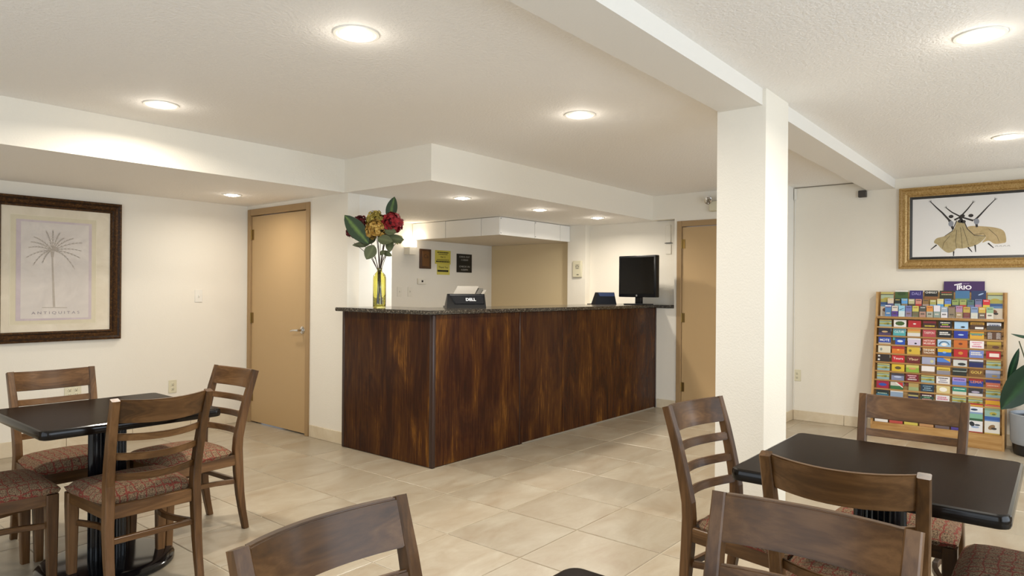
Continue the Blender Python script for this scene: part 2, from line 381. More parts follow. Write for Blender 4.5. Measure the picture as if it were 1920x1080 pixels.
# ------------------------------------------------------------------ room shell
ZC, ZS = 2.385, 2.112
XD, YL, XF, XR, YJ, YW, XB = 3.47, 6.23, 6.9, 7.2, 2.16, -2.6, -1.9
YO = 6.15
floor = struct(MB().box(XB-0.1, 7.6, YW-0.1, 6.5, -0.1, -0.004, M_GROUT).obj('floor'))
def tile_mesh(w_):
    mb = MB(); h = w_/2; c = 0.003
    mb.add([(-h,-h,-0.006),(h,-h,-0.006),(h,h,-0.006),(-h,h,-0.006),(-h,-h,-0.002),(h,-h,-0.002),(h,h,-0.002),(-h,h,-0.002),(-h+c,-h+c,0),(h-c,-h+c,0),(h-c,h-c,0),(-h+c,h-c,0)],
           [(0,1,5,4),(1,2,6,5),(2,3,7,6),(3,0,4,7),(4,5,9,8),(5,6,10,9),(6,7,11,10),(7,4,8,11),(8,9,10,11)], M_TILE)
    return mb
TILE = tile_mesh(0.4935).mesh('tile')
rest = MB(); tm = tile_mesh(0.4935)
for i in range(-9, 10):
    for j in range(-6, 13):
        cx, cy = 2.821 + 0.5*i, 3.299 - 0.5*j
        d = cx*fw.x + cy*fw.y; r = abs(cx*rt.x + cy*rt.y)
        hidden = (cx > 3.8 and cy > 3.9)
        if d > 1.0 and r < d*0.762 + 0.75 and not hidden: link_mesh('tile', TILE, floor, (cx, cy, 0))
        else: rest.add([Vector(q) + Vector((cx, cy, 0)) for q in tm.v], tm.f, M_TILE)
ro = rest.obj('tile_field', floor); ro['kind'] = 'stuff'

def slab(name, x0, x1, y0, y1, z0, z1, mat): return struct(MB().box(x0, x1, y0, y1, z0, z1, mat).obj(name))
ceiling = slab('ceiling', XB-0.1, 7.6, YW-0.1, 6.5, ZC, ZC+0.12, M_CEIL)
slab('wall_left', XB, XD+0.06, YL, YL+0.12, 0, ZC, M_WALL)
# door wall (X = XD) with its opening, and the stub of wall that turns the corner beside the counter
DOOR1 = (5.205, 6.165, 2.035)
wd = MB(); wd.box(XD, XD+0.12, 4.63, DOOR1[0], 0, ZC, M_WALL); wd.box(XD, XD+0.12, DOOR1[1], YL, 0, ZC, M_WALL); wd.box(XD, XD+0.12, DOOR1[0], DOOR1[1], DOOR1[2], ZC, M_WALL)
struct(wd.obj('wall_door_side'))
slab('wall_partition', XD+0.12, 3.95, 4.63, 4.75, 0, ZC, M_WALLW)
slab('wall_partition_return', 3.83, 3.95, 4.75, YO, 0, ZC, M_WALL)
slab('wall_office_back', 3.95, 7.16, YO, YO+0.12, 0, ZC, M_WALLW)
slab('wall_office_side', 7.04, 7.16, 4.78, YO, 0, ZC, M_TANWALL)
slab('wall_office_pilaster', 6.91, 7.16, 4.52, 4.78, 0, ZC, M_WALL)
slab('wall_niche', 7.02, 7.16, 3.34, 4.52, 0, ZC, M_WALL)
DOOR2 = (2.335, 3.265, 2.04)
wf = MB(); wf.box(XF, XF+0.12, DOOR2[1], 3.34, 0, ZC, M_WALL); wf.box(XF, XF+0.12, YJ, DOOR2[0], 0, ZC, M_WALL); wf.box(XF, XF+0.12, DOOR2[0], DOOR2[1], DOOR2[2], ZC, M_WALL)
wf.box(XF, XF+0.12, 3.34, 4.52, 0, 1.12, M_WALL); wf.box(XF, XF+0.12, 3.34, 3.61, ZS, ZC, M_WALL)
struct(wf.obj('wall_far'))
slab('wall_far_jog', XF+0.12, XR+0.12, YJ, YJ+0.12, 0, ZC, M_WALLW)
slab('wall_right', XR, XR+0.12, YW, YJ, 0, ZC, M_WALL)
# storefront wall behind the viewpoint's right, with two windows, and the unseen rear wall, its glazing widened for the fill light
WIN = [(-0.3, 3.3), (5.55, 6.95)]
ww = MB(); z0, z1 = 0.35, 2.3
ww.box(XB, 7.32, YW-0.12, YW, 0, z0, M_WALL); ww.box(XB, 7.32, YW-0.12, YW, z1, ZC, M_WALL)
ww.box(XB, WIN[0][0], YW-0.12, YW, z0, z1, M_WALL); ww.box(WIN[0][1], WIN[1][0], YW-0.12, YW, z0, z1, M_WALL); ww.box(WIN[1][1], 7.32, YW-0.12, YW, z0, z1, M_WALL)
struct(ww.obj('wall_storefront'))
wr = MB(); EN = (-1.4, 3.6)
wr.box(XB-0.12, XB, YW-0.12, EN[0], 0, ZC, M_WALL); wr.box(XB-0.12, XB, EN[1], YL+0.12, 0, ZC, M_WALL); wr.box(XB-0.12, XB, EN[0], EN[1], 2.3, ZC, M_WALL)
struct(wr.obj('wall_rear'))
M_ALU = flat('bronze_aluminium_frame', '#4a4238', 0.4, 0.6)
for k, (a, b) in enumerate(WIN):
    win = struct(bpy.data.objects.new('window_%d' % (k+1), None)); COL.objects.link(win); win.location = ((a+b)/2, YW-0.06, z0)
    fr = MB(); L = (b-a)/2; Hh = z1-z0
    for x0_, x1_, q0, q1 in ((-L, L, 0, 0.05), (-L, L, Hh-0.05, Hh), (-L, -L+0.05, 0, Hh), (L-0.05, L, 0, Hh), (-0.025, 0.025, 0, Hh)): fr.box(x0_, x1_, -0.03, 0.03, q0, q1, M_ALU)
    fr.obj('window_frame', win)
    for sx in (-1, 1):
        MB().box(min(sx*0.025, sx*(L-0.05)), max(sx*0.025, sx*(L-0.05)), -0.003, 0.003, 0.05, Hh-0.05, M_PANE).obj('pane', win)
win = struct(bpy.data.objects.new('window_3', None)); COL.objects.link(win); win.location = (XB-0.06, (EN[0]+EN[1])/2, 0)
fr = MB(); L = (EN[1]-EN[0])/2
for q0, q1, h0, h1 in ((-L, L, 0, 0.06), (-L, L, 2.24, 2.3), (-L, -L+0.05, 0, 2.3), (L-0.05, L, 0, 2.3), (-0.9, -0.85, 0, 2.3), (0.85, 0.9, 0, 2.3)): fr.box(-0.03, 0.03, q0, q1, h0, h1, M_ALU)
fr.obj('window_frame', win)
for a, b in ((-L+0.05, -0.9), (-0.85, 0.85), (0.9, L-0.05)): MB().box(-0.003, 0.003, a, b, 0.06, 2.24, M_PANE).obj('pane', win)

# dropped soffits, beam and pillar
def soffit(name, boxes):
    mb = MB()
    for x0_, x1_, y0_, y1_ in boxes:
        v = [(x0_, y0_, ZS), (x1_, y0_, ZS), (x1_, y1_, ZS), (x0_, y1_, ZS), (x0_, y0_, ZC), (x1_, y0_, ZC), (x1_, y1_, ZC), (x0_, y1_, ZC)]
        mb.add(v, [(0, 3, 2, 1), (4, 5, 6, 7)], M_CEIL); mb.add(v, [(0, 1, 5, 4), (1, 2, 6, 5), (2, 3, 7, 6), (3, 0, 4, 7)], M_WALL)
    return struct(mb.obj(name))
soffit('ceiling_soffit_left', [(XB, 3.445, 4.645, YL)])
soffit('ceiling_soffit_counter', [(3.445, XF, 3.607, 4.63), (XF, 7.04, 3.607, 4.63), (3.95, 7.04, 4.63, YO), (3.445, XD, 4.63, YL), (7.0, 7.03, 3.34, 3.607)])
slab('beam', XB, XR, 1.24, 1.475, 2.297, ZC, M_BEAM)
slab('pillar', 3.59, 3.96, 1.222, 1.487, 0, ZC, M_WALL)

# baseboards of cut tile, piece by piece
M_BASEB = paper_mat('beige_baseboard_tile', '#cdbb9d', '#dbcdb3', 7, 0.4)
def baseboard(name, p0, p1, out, h=0.1, t=0.011, off=0.0):
    root = struct(bpy.data.objects.new(name, None)); COL.objects.link(root)
    p0, p1, out = Vector(p0), Vector(p1), Vector(out); L = (p1-p0).length; d = (p1-p0)/L; root.location = (p0.x, p0.y, 0)
    a = 0.0; first = off if off > 0.02 else 0.5
    while a < L - 0.01:
        b = min(L, a + (first if a == 0 else 0.5)); q0 = d*(a+0.0015); q1 = d*(b-0.0015)
        mb = MB(); x0_, x1_ = sorted((q0.x, q1.x)); y0_, y1_ = sorted((q0.y, q1.y))
        if abs(out.x) > 0.5: x0_, x1_ = sorted((0.0, out.x*t))
        else: y0_, y1_ = sorted((0.0, out.y*t))
        mb.bbox(x0_, x1_, y0_, y1_, 0.0005, h, 0.002, M_BASEB, seg=1); mb.obj('tile', root); a = b
baseboard('baseboard_left', (XB, YL, 0), (XD, YL, 0), (0, -1, 0), 0.118, off=0.32)
baseboard('baseboard_door_side', (XD, 4.63, 0), (XD, 5.15, 0), (-1, 0, 0), 0.105)
baseboard('baseboard_far', (XF, 3.31, 0), (XF, 3.54, 0), (-1, 0, 0), 0.1)
baseboard('baseboard_jog', (XF+0.012, YJ, 0), (XR, YJ, 0), (0, -1, 0), 0.1)
baseboard('baseboard_right', (XR, YJ-0.012, 0), (XR, YW, 0), (-1, 0, 0), 0.1, off=0.48)

# doors: frame, leaf, hinges, lever handle
def door(name, Xw, yo, top, hinge_hi, lever):
    """leaf in a wall facing -X; yo = clear opening (y0, y1); hinges on the high-Y side"""
    root = struct(bpy.data.objects.new(name, None)); COL.objects.link(root); root.location = (Xw, (yo[0]+yo[1])/2, 0)
    h = (yo[1]-yo[0])/2; fw_ = 0.042
    f = MB(); f.bbox(-0.014, 0.12, -h-fw_, -h+0.012, 0, top+fw_, 0.003, M_JAMB, seg=1); f.bbox(-0.014, 0.12, h-0.012, h+fw_, 0, top+fw_, 0.003, M_JAMB, seg=1)
    f.bbox(-0.0135, 0.12, -h+0.012, h-0.012, top-0.02, top+fw_, 0.003, M_JAMB, seg=1); f.obj('door_frame', root)
    leaf = MB().bbox(0.004, 0.046, -h+0.016, h-0.016, 0.012, top-0.026, 0.002, M_DOOR, seg=1).obj('door_leaf', root)
    for z in (0.26, 1.02, 1.83):
        hb = MB(); hb.lathe([(0.007, -0.05), (0.007, 0.05)], M_BRASS, 10, Matrix.Translation((-0.004, h-0.014, z))); hb.box(-0.001, 0.006, h-0.05, h-0.014, z-0.05, z+0.05, M_BRASS)
        hb.obj('hinge', root)
    if lever:
        y = -h+0.075; z = 0.935
        MB().lathe([(0.034, 0), (0.034, 0.006), (0.024, 0.014), (0.012, 0.016), (0.012, 0.05)], M_CHROME, 20, Matrix.Translation((0.004, y, z)) @ Matrix.Rotation(-math.pi/2, 4, 'Y')).obj('handle_rose', root)
        lv = MB(); lv.tube([(-0.046, y-0.012, z), (-0.05, y+0.01, z), (-0.05, y+0.06, z-0.001), (-0.048, y+0.10, z-0.007), (-0.04, y+0.125, z-0.016)], [0.011, 0.011, 0.009, 0.008, 0.006], M_CHROME, 10); lv.obj('lever_handle', root)
    return root
door('door_1', XD, DOOR1[:2], DOOR1[2], True, True)
door('door_2', XF, DOOR2[:2], DOOR2[2], True, False)

# white duct boxing in the office corner: panels with seams
duct = struct(bpy.data.objects.new('trim_1', None)); COL.objects.link(duct); duct.location = (5.57, 4.75, 1.918)
DX, DY, DH = 7.04-5.57, YO-4.75, ZS-1.918
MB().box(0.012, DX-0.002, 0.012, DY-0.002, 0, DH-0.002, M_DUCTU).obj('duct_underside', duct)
ys = [0, 0.27, 0.83, DY-0.004]
for a, b in zip(ys[:-1], ys[1:]): MB().bbox(-0.004, 0.012, a+0.003, b-0.003, -0.006, DH-0.006, 0.002, M_DUCT, seg=1).obj('panel', duct)
xs = [0, 0.62, 1.13, 1.34]
for a, b in zip(xs[:-1], xs[1:]): MB().bbox(a+0.003, b-0.003, -0.004, 0.012, -0.006, DH-0.006, 0.002, M_DUCT, seg=1).obj('panel', duct)
for (a, b) in ((0.62, -0.006), (0.0, -0.006)):
    for z in (0.012, DH-0.02): MB().lathe([(0.005, 0), (0.004, 0.003)], M_SLOT, 8, Matrix.Translation((a+0.012, b+0.001, z)) @ Matrix.Rotation(math.pi/2, 4, 'X')).obj('screw', duct)

# ------------------------------------------------------------------ recessed lights
def downlight(x, y, z, label, power, group, R=0.095):
    t = thing('recessed_light', label, 'ceiling light', (x, y, z), 0, group)
    MB().lathe([(R-0.018, 0.0005), (R-0.012, -0.006), (R, -0.005), (R+0.003, 0.0005)], M_WHITEPL, 32, cap=False).obj('trim_ring', t)
    MB().lathe([(R-0.018, -0.002), (R-0.03, -0.0035), (0.045, -0.0045)], M_REFL, 32, cap=False).obj('reflector', t)
    MB().lathe([(0.05, -0.004), (0.042, -0.010), (0.022, -0.014), (0.004, -0.015)], M_BULB, 20).obj('bulb', t)
    l = bpy.data.lights.new('lamp_glow', 'AREA'); l.shape = 'DISK'; l.size = 0.12; l.energy = power; l.color = WARM; l.spread = math.radians(165)
    o = bpy.data.objects.new('lamp_glow', l); COL.objects.link(o); o.parent = t; o.location = (0, 0, -0.03)
    l = bpy.data.lights.new('bulb_glow', 'POINT'); l.shadow_soft_size = 0.04; l.energy = power*LAMP_BARE; l.color = WARM
    o = bpy.data.objects.new('bulb_glow', l); COL.objects.link(o); o.parent = t; o.location = (0, 0, -0.065)
    return t
GL = 'recessed ceiling lights'
for x, y, lab in ((1.772, 2.316, 'large round recessed light left of the beam, nearest the top edge'),
                  (1.745, 4.116, 'round recessed light in the main ceiling close to the left soffit'),
                  (3.441, 2.298, 'round recessed light in the main ceiling near the pillar top'),
                  (3.402, 0.277, 'large round recessed light in the ceiling on the window side of the beam'),
                  (5.711, 0.300, 'round recessed light above the dancers painting at the right edge')):
    downlight(x, y, ZC, lab, LAMP_MAIN, GL)
for x, y, lab in ((2.941, 5.541, 'small recessed light in the left soffit in front of the tan door'),
                  (4.267, 4.072, 'recessed light under the counter soffit beside the flowers'),
                  (5.343, 4.037, 'recessed light under the counter soffit in front of the white boxed duct'),
                  (6.296, 3.964, 'recessed light under the counter soffit over the black monitor')):
    downlight(x, y, ZS, lab, LAMP_DOOR if x < 3 else LAMP_SOFFIT, GL, 0.08)

# ------------------------------------------------------------------ reception counter
ct = thing('reception_counter', 'dark stained reception counter with streaky wooden panels under a granite top', 'counter', (3.425, 3.555, 0))
CX, CY, CT = XF-3.425, 4.628-3.555, 1.125
body = MB(); body.box(0.014, CX-0.002, 0.014, 0.10, 0.0, CT, M_CTRIM); body.box(0.014, 0.043, 0.10, CY, 0, CT, M_CTRIM); body.obj('carcass', ct)
MB().bbox(0, 0.014, 0.03, CY, 0.004, CT-0.002, 0.0015, M_COUNTER, seg=1).obj('end_panel', ct)
xs = [0.028, 1.015, 1.641, 2.70, CX-0.03]
for a, b in zip(xs[:-1], xs[1:]): MB().bbox(a+0.002, b-0.002, 0, 0.014, 0.004, CT-0.002, 0.002, M_COUNTER, seg=1).obj('front_panel', ct)
MB().bbox(-0.006, 0.028, -0.006, 0.03, 0, CT-0.001, 0.006, M_CTRIM).obj('corner_trim', ct)
MB().bbox(1.015-0.005, 1.015+0.005, -0.004, 0.004, 0.002, CT-0.003, 0.002, M_CTRIM, seg=1).obj('joint_strip', ct)
MB().bbox(CX-0.03, CX-0.003, -0.004, 0.014, 0.002, CT-0.002, 0.002, M_CTRIM, seg=1).obj('joint_strip', ct)
MB().bbox(-0.003, 0.012, CY-0.03, CY, 0.002, CT-0.002, 0.002, M_CTRIM, seg=1).obj('joint_strip', ct)
sk = MB(); sk.box(1.05, CX-0.05, -0.007, 0, 0, 0.012, flat('pale_caulk', '#8f8677', 0.8)); sk.obj('caulk_line', ct)

tp = MB()
poly = [(3.345, 3.515), (XF-0.002, 3.515), (XF-0.002, 4.15), (3.95, 4.15), (3.95, 4.625), (3.345, 4.625)]
bm = bmesh.new(); vv = [bm.verts.new((x, y, 1.126)) for x, y in poly]; bm.faces.new(vv)
ex = bmesh.ops.extrude_face_region(bm, geom=bm.faces[:]); bmesh.ops.translate(bm, verts=[g for g in ex['geom'] if isinstance(g, bmesh.types.BMVert)], vec=(0, 0, 0.03))
bmesh.ops.recalc_face_normals(bm, faces=bm.faces[:]); bmesh.ops.bevel(bm, geom=bm.edges[:], offset=0.004, segments=2, affect='EDGES')
tp.frombm(bm, M_GRANITE, False); bm.free()
top = thing('countertop', 'speckled dark granite countertop running along the reception counter', 'countertop', (3.345, 3.515, 1.126))
M0 = Matrix.Translation((-3.345, -3.515, -1.126)); s_ = MB(); s_.add(tp.v, tp.f, M_GRANITE, False, M0); s_.obj('slab', top)
sl = MB(); sl.bbox(XF-0.002, 7.019, 3.345, 4.15, 1.126, 1.156, 0.003, M_GRANITE, M0, 1); sl.bbox(XF-0.045, XF-0.002, 3.365, 3.515, 1.126, 1.156, 0.003, M_GRANITE, M0, 1); sl.obj('sill', top)
ZT = 1.156
desk = thing('back_desk', 'low office work surface hidden behind the reception counter', 'desk', (4.5, 3.70, 0))
dk = MB(); dk.box(0, 2.2, 0.02, 0.5, 0.72, 0.75, M_WHITEPL); dk.obj('desktop', desk)
for x in (0.01, 2.15): MB().box(x, x+0.04, 0.03, 0.48, 0, 0.72, M_WHITEPL).obj('leg', desk)

# ------------------------------------------------------------------ chairs
def curve_x(n=9, half=0.2): return [(-half + 2*half*i/(n-1)) for i in range(n)]
def post_y(z):
    K = [(0, -0.250), (0.12, -0.226), (0.25, -0.208), (0.42, -0.200), (0.50, -0.204), (0.62, -0.228), (0.74, -0.260), (0.86, -0.298)]
    for (a, b), (c, d) in zip(K[:-1], K[1:]):
        if a <= z <= c: return b + (d-b)*(z-a)/(c-a)
    return K[-1][1]
def post_x(z): return 0.176 + (0.004 if z < 0.42 else 0.0) + max(0, z-0.42)*0.030
def make_chair(label):
    t = thing('dining_chair', label, 'chair', (0, 0, 0), 0, 'wooden ladder-back dining chairs')
    for s in (-1, 1):
        zs_ = [0.0, 0.10, 0.2, 0.32, 0.44, 0.5, 0.58, 0.66, 0.74, 0.80, 0.857]
        pts = [(s*post_x(z), post_y(z), z) for z in zs_]
        szs = [(0.015, 0.015), (0.016, 0.017), (0.017, 0.020), (0.018, 0.023), (0.018, 0.024), (0.018, 0.023), (0.0175, 0.021), (0.017, 0.0195), (0.0165, 0.018), (0.016, 0.0165), (0.0155, 0.0155)]
        MB().sweep(pts, szs, W_Z).obj('rear_leg', t)
        MB().sweep([(s*0.188, 0.176, 0.0), (s*0.189, 0.174, 0.18), (s*0.190, 0.172, 0.34), (s*0.190, 0.172, 0.404)], [(0.0165, 0.0165), (0.020, 0.020), (0.0235, 0.0235), (0.0235, 0.0235)], W_Z).obj('front_leg', t)
        # side stretcher bowing inward from front leg to rear leg
        pts = []
        for i in range(9):
            u = i/8; pts.append((s*(0.178 + (0.166-0.178)*u - 0.05*math.sin(math.pi*u)), 0.172 + (-0.196-0.172)*u, 0.264 + 0.0*u))
        MB().sweep(pts, (0.010, 0.012), W_Y, None, Vector((1, 0, 0))).obj('side_stretcher', t)
    def rail(name, zc, hgt, thick, bow, mat, dip=0.008):
        v = []; f = []; n = 13
        for i in range(n):
            u = -1 + 2*i/(n-1)
            for z, e in ((zc-hgt/2, 0), (zc+hgt/2, 1)):
                hx = post_x(z) - 0.013; y = post_y(z) + 0.004 - bow*(1-u*u)
                for d in (-thick/2, thick/2): v.append((u*hx, y+d, z - dip*(1-u*u)))
        for i in range(n-1):
            a = 4*i; b = a+4
            f += [(a, b, b+2, a+2), (a+1, a+3, b+3, b+1), (a+2, b+2, b+3, a+3), (a, a+1, b+1, b)]
        f += [(0, 2, 3, 1), (4*n-4, 4*n-3, 4*n-1, 4*n-2)]
        bm = bmesh.new(); bv = [bm.verts.new(q) for q in v]
        for q in f: bm.faces.new([bv[i] for i in q])
        bmesh.ops.recalc_face_normals(bm, faces=bm.faces[:])
        ed = [e for e in bm.edges if e.calc_face_angle(0) > 1.0]
        bmesh.ops.bevel(bm, geom=ed, offset=0.0035, segments=2, affect='EDGES')
        mb = MB(); mb.frombm(bm, mat, True); bm.free(); mb.obj(name, t)
    rail('top_rail', 0.809, 0.098, 0.021, 0.048, W_X)
    for z in (0.700, 0.617, 0.530): rail('back_slat', z, 0.031, 0.015, 0.046, W_X)
    # seat frame
    fr = MB(); fr.bbox(-0.168, 0.168, 0.160, 0.182, 0.355, 0.412, 0.003, W_X, seg=1); fr.bbox(-0.160, 0.160, -0.213, -0.190, 0.355, 0.412, 0.003, W_X, seg=1)
    for s in (-1, 1):
        fr.sweep([(s*0.193, 0.152, 0.3835), (s*0.180, -0.185, 0.3835)], (0.011, 0.0275), W_Y, None, Vector((1, 0, 0)))
    fr.obj('seat_frame', t)
    MB().sweep([(-0.166, -0.204, 0.264), (0.166, -0.204, 0.264)], (0.010, 0.012), W_X, None, Vector((0, 1, 0))).obj('rear_stretcher', t)
    # cushion: domed grid, wider at the front
    n = 12; v = []; f = []
    def half(y): return 0.192 + (0.224-0.192)*((y+0.185)/0.395)
    def edge(u): return max(0.0, 1 - abs(u)**5)
    top_ = {}; bot = {}
    for i in range(n+1):
        for j in range(n+1):
            u = -1 + 2*i/n; w_ = -1 + 2*j/n
            # superellipse-like rounded corners
            k = 1.0 - 0.045*(abs(u)*abs(w_))**4
            y = 0.0125 + 0.1975*w_*k; x = half(y)*u*k
            if w_ < -0.55: x = max(-0.153-0.03*(w_+1)/0.45, min(0.153+0.03*(w_+1)/0.45, x)) if abs(u) > 0.9 and w_ < -0.9 else x
            e = (edge(u)*edge(w_))**0.42
            top_[i, j] = len(v); v.append((x, y, 0.424 + 0.032*e + 0.018*(1-u*u)*(1-w_*w_)))
    for i in range(n+1):
        for j in range(n+1):
            x, y, z = v[top_[i, j]]; bot[i, j] = len(v); v.append((x*0.965, 0.02+(y-0.02)*0.965, 0.408))
    for i in range(n):
        for j in range(n):
            f.append((top_[i, j], top_[i+1, j], top_[i+1, j+1], top_[i, j+1])); f.append((bot[i, j], bot[i, j+1], bot[i+1, j+1], bot[i+1, j]))
    for k in range(n):
        f += [(top_[k, 0], bot[k, 0], bot[k+1, 0], top_[k+1, 0]), (top_[k+1, n], bot[k+1, n], bot[k, n], top_[k, n]), (top_[0, k+1], bot[0, k+1], bot[0, k], top_[0, k]), (top_[n, k], bot[n, k], bot[n, k+1], top_[n, k+1])]
    MB().add(v, f, M_FABRIC, True).obj('seat_cushion', t)
    return t
def chair_at(first, bx, by, face_deg, label):
    """bx, by = middle of the top rail; face_deg = heading the sitter looks along"""
    a = math.radians(face_deg); d = Vector((math.cos(a), math.sin(a), 0)); p = Vector((bx, by, 0)) + d*0.295
    if first is None:
        c = make_chair(label); c.location = p; c.rotation_euler = (0, 0, a - math.pi/2); return c
    return copy_tree(first, label, p, a - math.pi/2)
c0 = chair_at(None, 1.257, 2.916, 90, 'ladder-back chair at the left table with its back to the viewer')
chair_at(c0, 1.240, 4.245, -90, 'ladder-back chair behind the left table, by the wall below the palm picture')
chair_at(c0, 1.955, 3.628, 183, 'wooden ladder-back chair seen side-on between the left table and the tan door')
chair_at(c0, 0.53, 3.60, 0, 'wooden chair at the left table showing only its seat at the edge')
chair_at(c0, 0.788, 1.108, -87, 'wooden chair whose curved upper back alone rises from the bottom edge')
chair_at(c0, 2.612, 1.172, -98, 'wooden ladder-back chair between the counter and the right table, in front of the pillar')
chair_at(c0, 3.315, 0.499, 180, 'wooden ladder-back chair behind the right table, in front of the brochure rack')
chair_at(c0, 1.914, 0.452, 3.5, 'wooden ladder-back chair drawn up to the near edge of the right table')
chair_at(c0, 1.468, 0.405, 180, 'nearest wooden chair, back to back with a chair at the right table')
chair_at(c0, 2.62, -0.237, 90, 'wooden chair with only its red-lined seat showing in the bottom right corner')

# ------------------------------------------------------------------ tables
def make_table(label):
    t = thing('pedestal_table', label, 'table', (0, 0, 0), 0, 'dark square pedestal tables')
    h = 0.37; r = 0.035; loop = []
    for cx, cy, a0 in ((h-r, h-r, 0), (-h+r, h-r, 90), (-h+r, -h+r, 180), (h-r, -h+r, 270)):
        for k in range(7):
            a = math.radians(a0 + 15*k); loop.append((cx, cy, math.cos(a), math.sin(a)))
    n = len(loop); prof = [(-0.012, -0.040), (-0.003, -0.037), (0.0, -0.030), (0.0, -0.010), (-0.003, -0.003), (-0.010, 0.0)]
    v = []; f = []
    for o_, z in prof:
        for cx, cy, ca, sa in loop: v.append((cx + (r+o_)*ca, cy + (r+o_)*sa, 0.735+z))
    for k in range(len(prof)-1):
        for i in range(n): f.append((k*n+i, k*n+(i+1) % n, (k+1)*n+(i+1) % n, (k+1)*n+i))
    mb = MB(); mb.add(v, f, M_TEDGE, True); mb.add([v[(len(prof)-1)*n+i] for i in range(n)], [list(range(n))], M_TABLE); mb.add([v[i] for i in range(n)], [list(range(n))[::-1]], M_TEDGE)
    mb.obj('tabletop', t)
    # fluted column
    nf = 26; v = []; f = []; ring = []
    for k in range(nf*6):
        a = 2*math.pi*k/(nf*6); rr = 0.078 - 0.007*abs(math.sin(nf*a/2))**0.5*0 - 0.011*(0.5+0.5*math.cos(nf*a)); ring.append((rr*math.cos(a), rr*math.sin(a)))
    m_ = len(ring); v = [(x, y, 0.04) for x, y in ring] + [(x, y, 0.69) for x, y in ring]
    f = [(i, (i+1) % m_, m_+(i+1) % m_, m_+i) for i in range(m_)]
    MB().add(v, f, M_BLACKGLOSS, True).obj('fluted_column', t)
    MB().lathe([(0.275, 0.0), (0.285, 0.008), (0.285, 0.024), (0.272, 0.036), (0.24, 0.041), (0.09, 0.047)], M_BLACKGLOSS, 48).obj('base', t)
    mt = MB(); mt.box(-0.2, 0.2, -0.03, 0.03, 0.688, 0.695, M_BLACKGLOSS); mt.box(-0.03, 0.03, -0.2, 0.2, 0.6885, 0.6945, M_BLACKGLOSS); mt.obj('mounting_plate', t)
    return t
t0 = make_table('dark square pedestal table by the left wall under the palm picture'); t0.location = (1.24, 3.47, 0)
copy_tree(t0, 'dark square pedestal table on the right between the pillar and the brochure rack', (2.51, 0.47, 0), 0)
copy_tree(t0, 'dark table of which only one rounded corner shows at the bottom edge', (0.803, 0.425, 0), 0)

# ------------------------------------------------------------------ palm picture on the left wall (faces -Y)
def frame_ring(mb, a0, a1, b0, b1, steps, plane):
    """nested mitred rings: steps = list of (inset, height, mat); plane(u, v, h) -> xyz"""
    for (i0, h0, m0), (i1, h1, m1) in zip(steps[:-1], steps[1:]):
        o = [(a0+i0, b0+i0), (a1-i0, b0+i0), (a1-i0, b1-i0), (a0+i0, b1-i0)]; q = [(a0+i1, b0+i1), (a1-i1, b0+i1), (a1-i1, b1-i1), (a0+i1, b1-i1)]
        for k in range(4):
            l = (k+1) % 4; mb.add([plane(*o[k], h0), plane(*o[l], h0), plane(*q[l], h1), plane(*q[k], h1)], [(0, 1, 2, 3)], m0)
PX0, PX1, PZ0, PZ1 = 1.395, 2.312, 0.872, 2.010
pp = thing('framed_picture', 'large faded palm tree print in a dark bronze moulded frame on the left wall', 'picture', (PX0, YL, PZ0))
PL = lambda u, v, h: (u-PX0, -h, v-PZ0)
mb = MB(); frame_ring(mb, PX0, PX1, PZ0, PZ1, [(0, 0.0, M_BRONZED), (0.0, 0.035, M_BRONZE), (0.016, 0.046, M_BRONZED), (0.030, 0.034, M_BRONZE), (0.046, 0.040, M_BRONZE), (0.058, 0.026, M_BRONZED), (0.070, 0.030, M_BRONZE), (0.082, 0.014, M_BRONZED), (0.082, 0.008, M_BRONZED)], PL); mb.obj('frame', pp)
M_MAT1 = paper_mat('mottled_cream_mat', '#d3c6ae', '#e4d9c4', 4); M_MATIN = paper_mat('inner_cream_mat', '#cfc4a8', '#d8cdb2', 5)
M_LILAC = paper_mat('faded_lilac_print', '#bfafb3', '#cdbfbe', 6); M_PRINT = paper_mat('faded_grey_print', '#cbc2ba', '#ded5cb', 4)
M_PALM = paper_mat('faded_palm_ink', '#aca193', '#bbb0a3', 20); M_LINE = flat('pale_mat_line', '#e7e0c8', 0.6); M_INK = flat('faded_ink', '#8f858a', 0.7)
def rectp(mb, x0, x1, z0_, z1_, h, mat, thick=0.002): mb.box(x0-PX0, x1-PX0, -h, -h+thick, z0_-PZ0, z1_-PZ0, mat)
mb = MB(); rectp(mb, 1.475, 2.232, 0.952, 1.930, 0.010, M_MAT1); mb.obj('mat_board', pp)
mb = MB(); rectp(mb, 1.535, 2.125, 1.012, 1.862, 0.0115, M_MATIN); 
for a, b, c, d in ((1.532, 1.535, 1.009, 1.865), (2.125, 2.1265, 1.009, 1.865), (1.532, 2.1265, 1.862, 1.8635), (1.532, 2.1265, 1.0105, 1.012)): rectp(mb, a, b, c, d, 0.012, M_LINE)
mb.obj('inner_mat', pp)
mb = MB(); rectp(mb, 1.572, 2.092, 1.042, 1.828, 0.0125, M_LILAC); rectp(mb, 1.603, 2.07, 1.058, 1.812, 0.0130, M_PRINT)
Q = lambda x, z: Vector((x-PX0, -0.0134, z-PZ0))
stroke(mb, [Q(1.826, 1.146), Q(1.818, 1.35), Q(1.812, 1.54)], 0.017, 0.011, M_PALM, (0, -1, 0)); stroke(mb, [Q(1.812, 1.541), Q(1.812, 1.59)], 0.016, 0.028, M_PALM, (0, -1, 0))
kf = 0
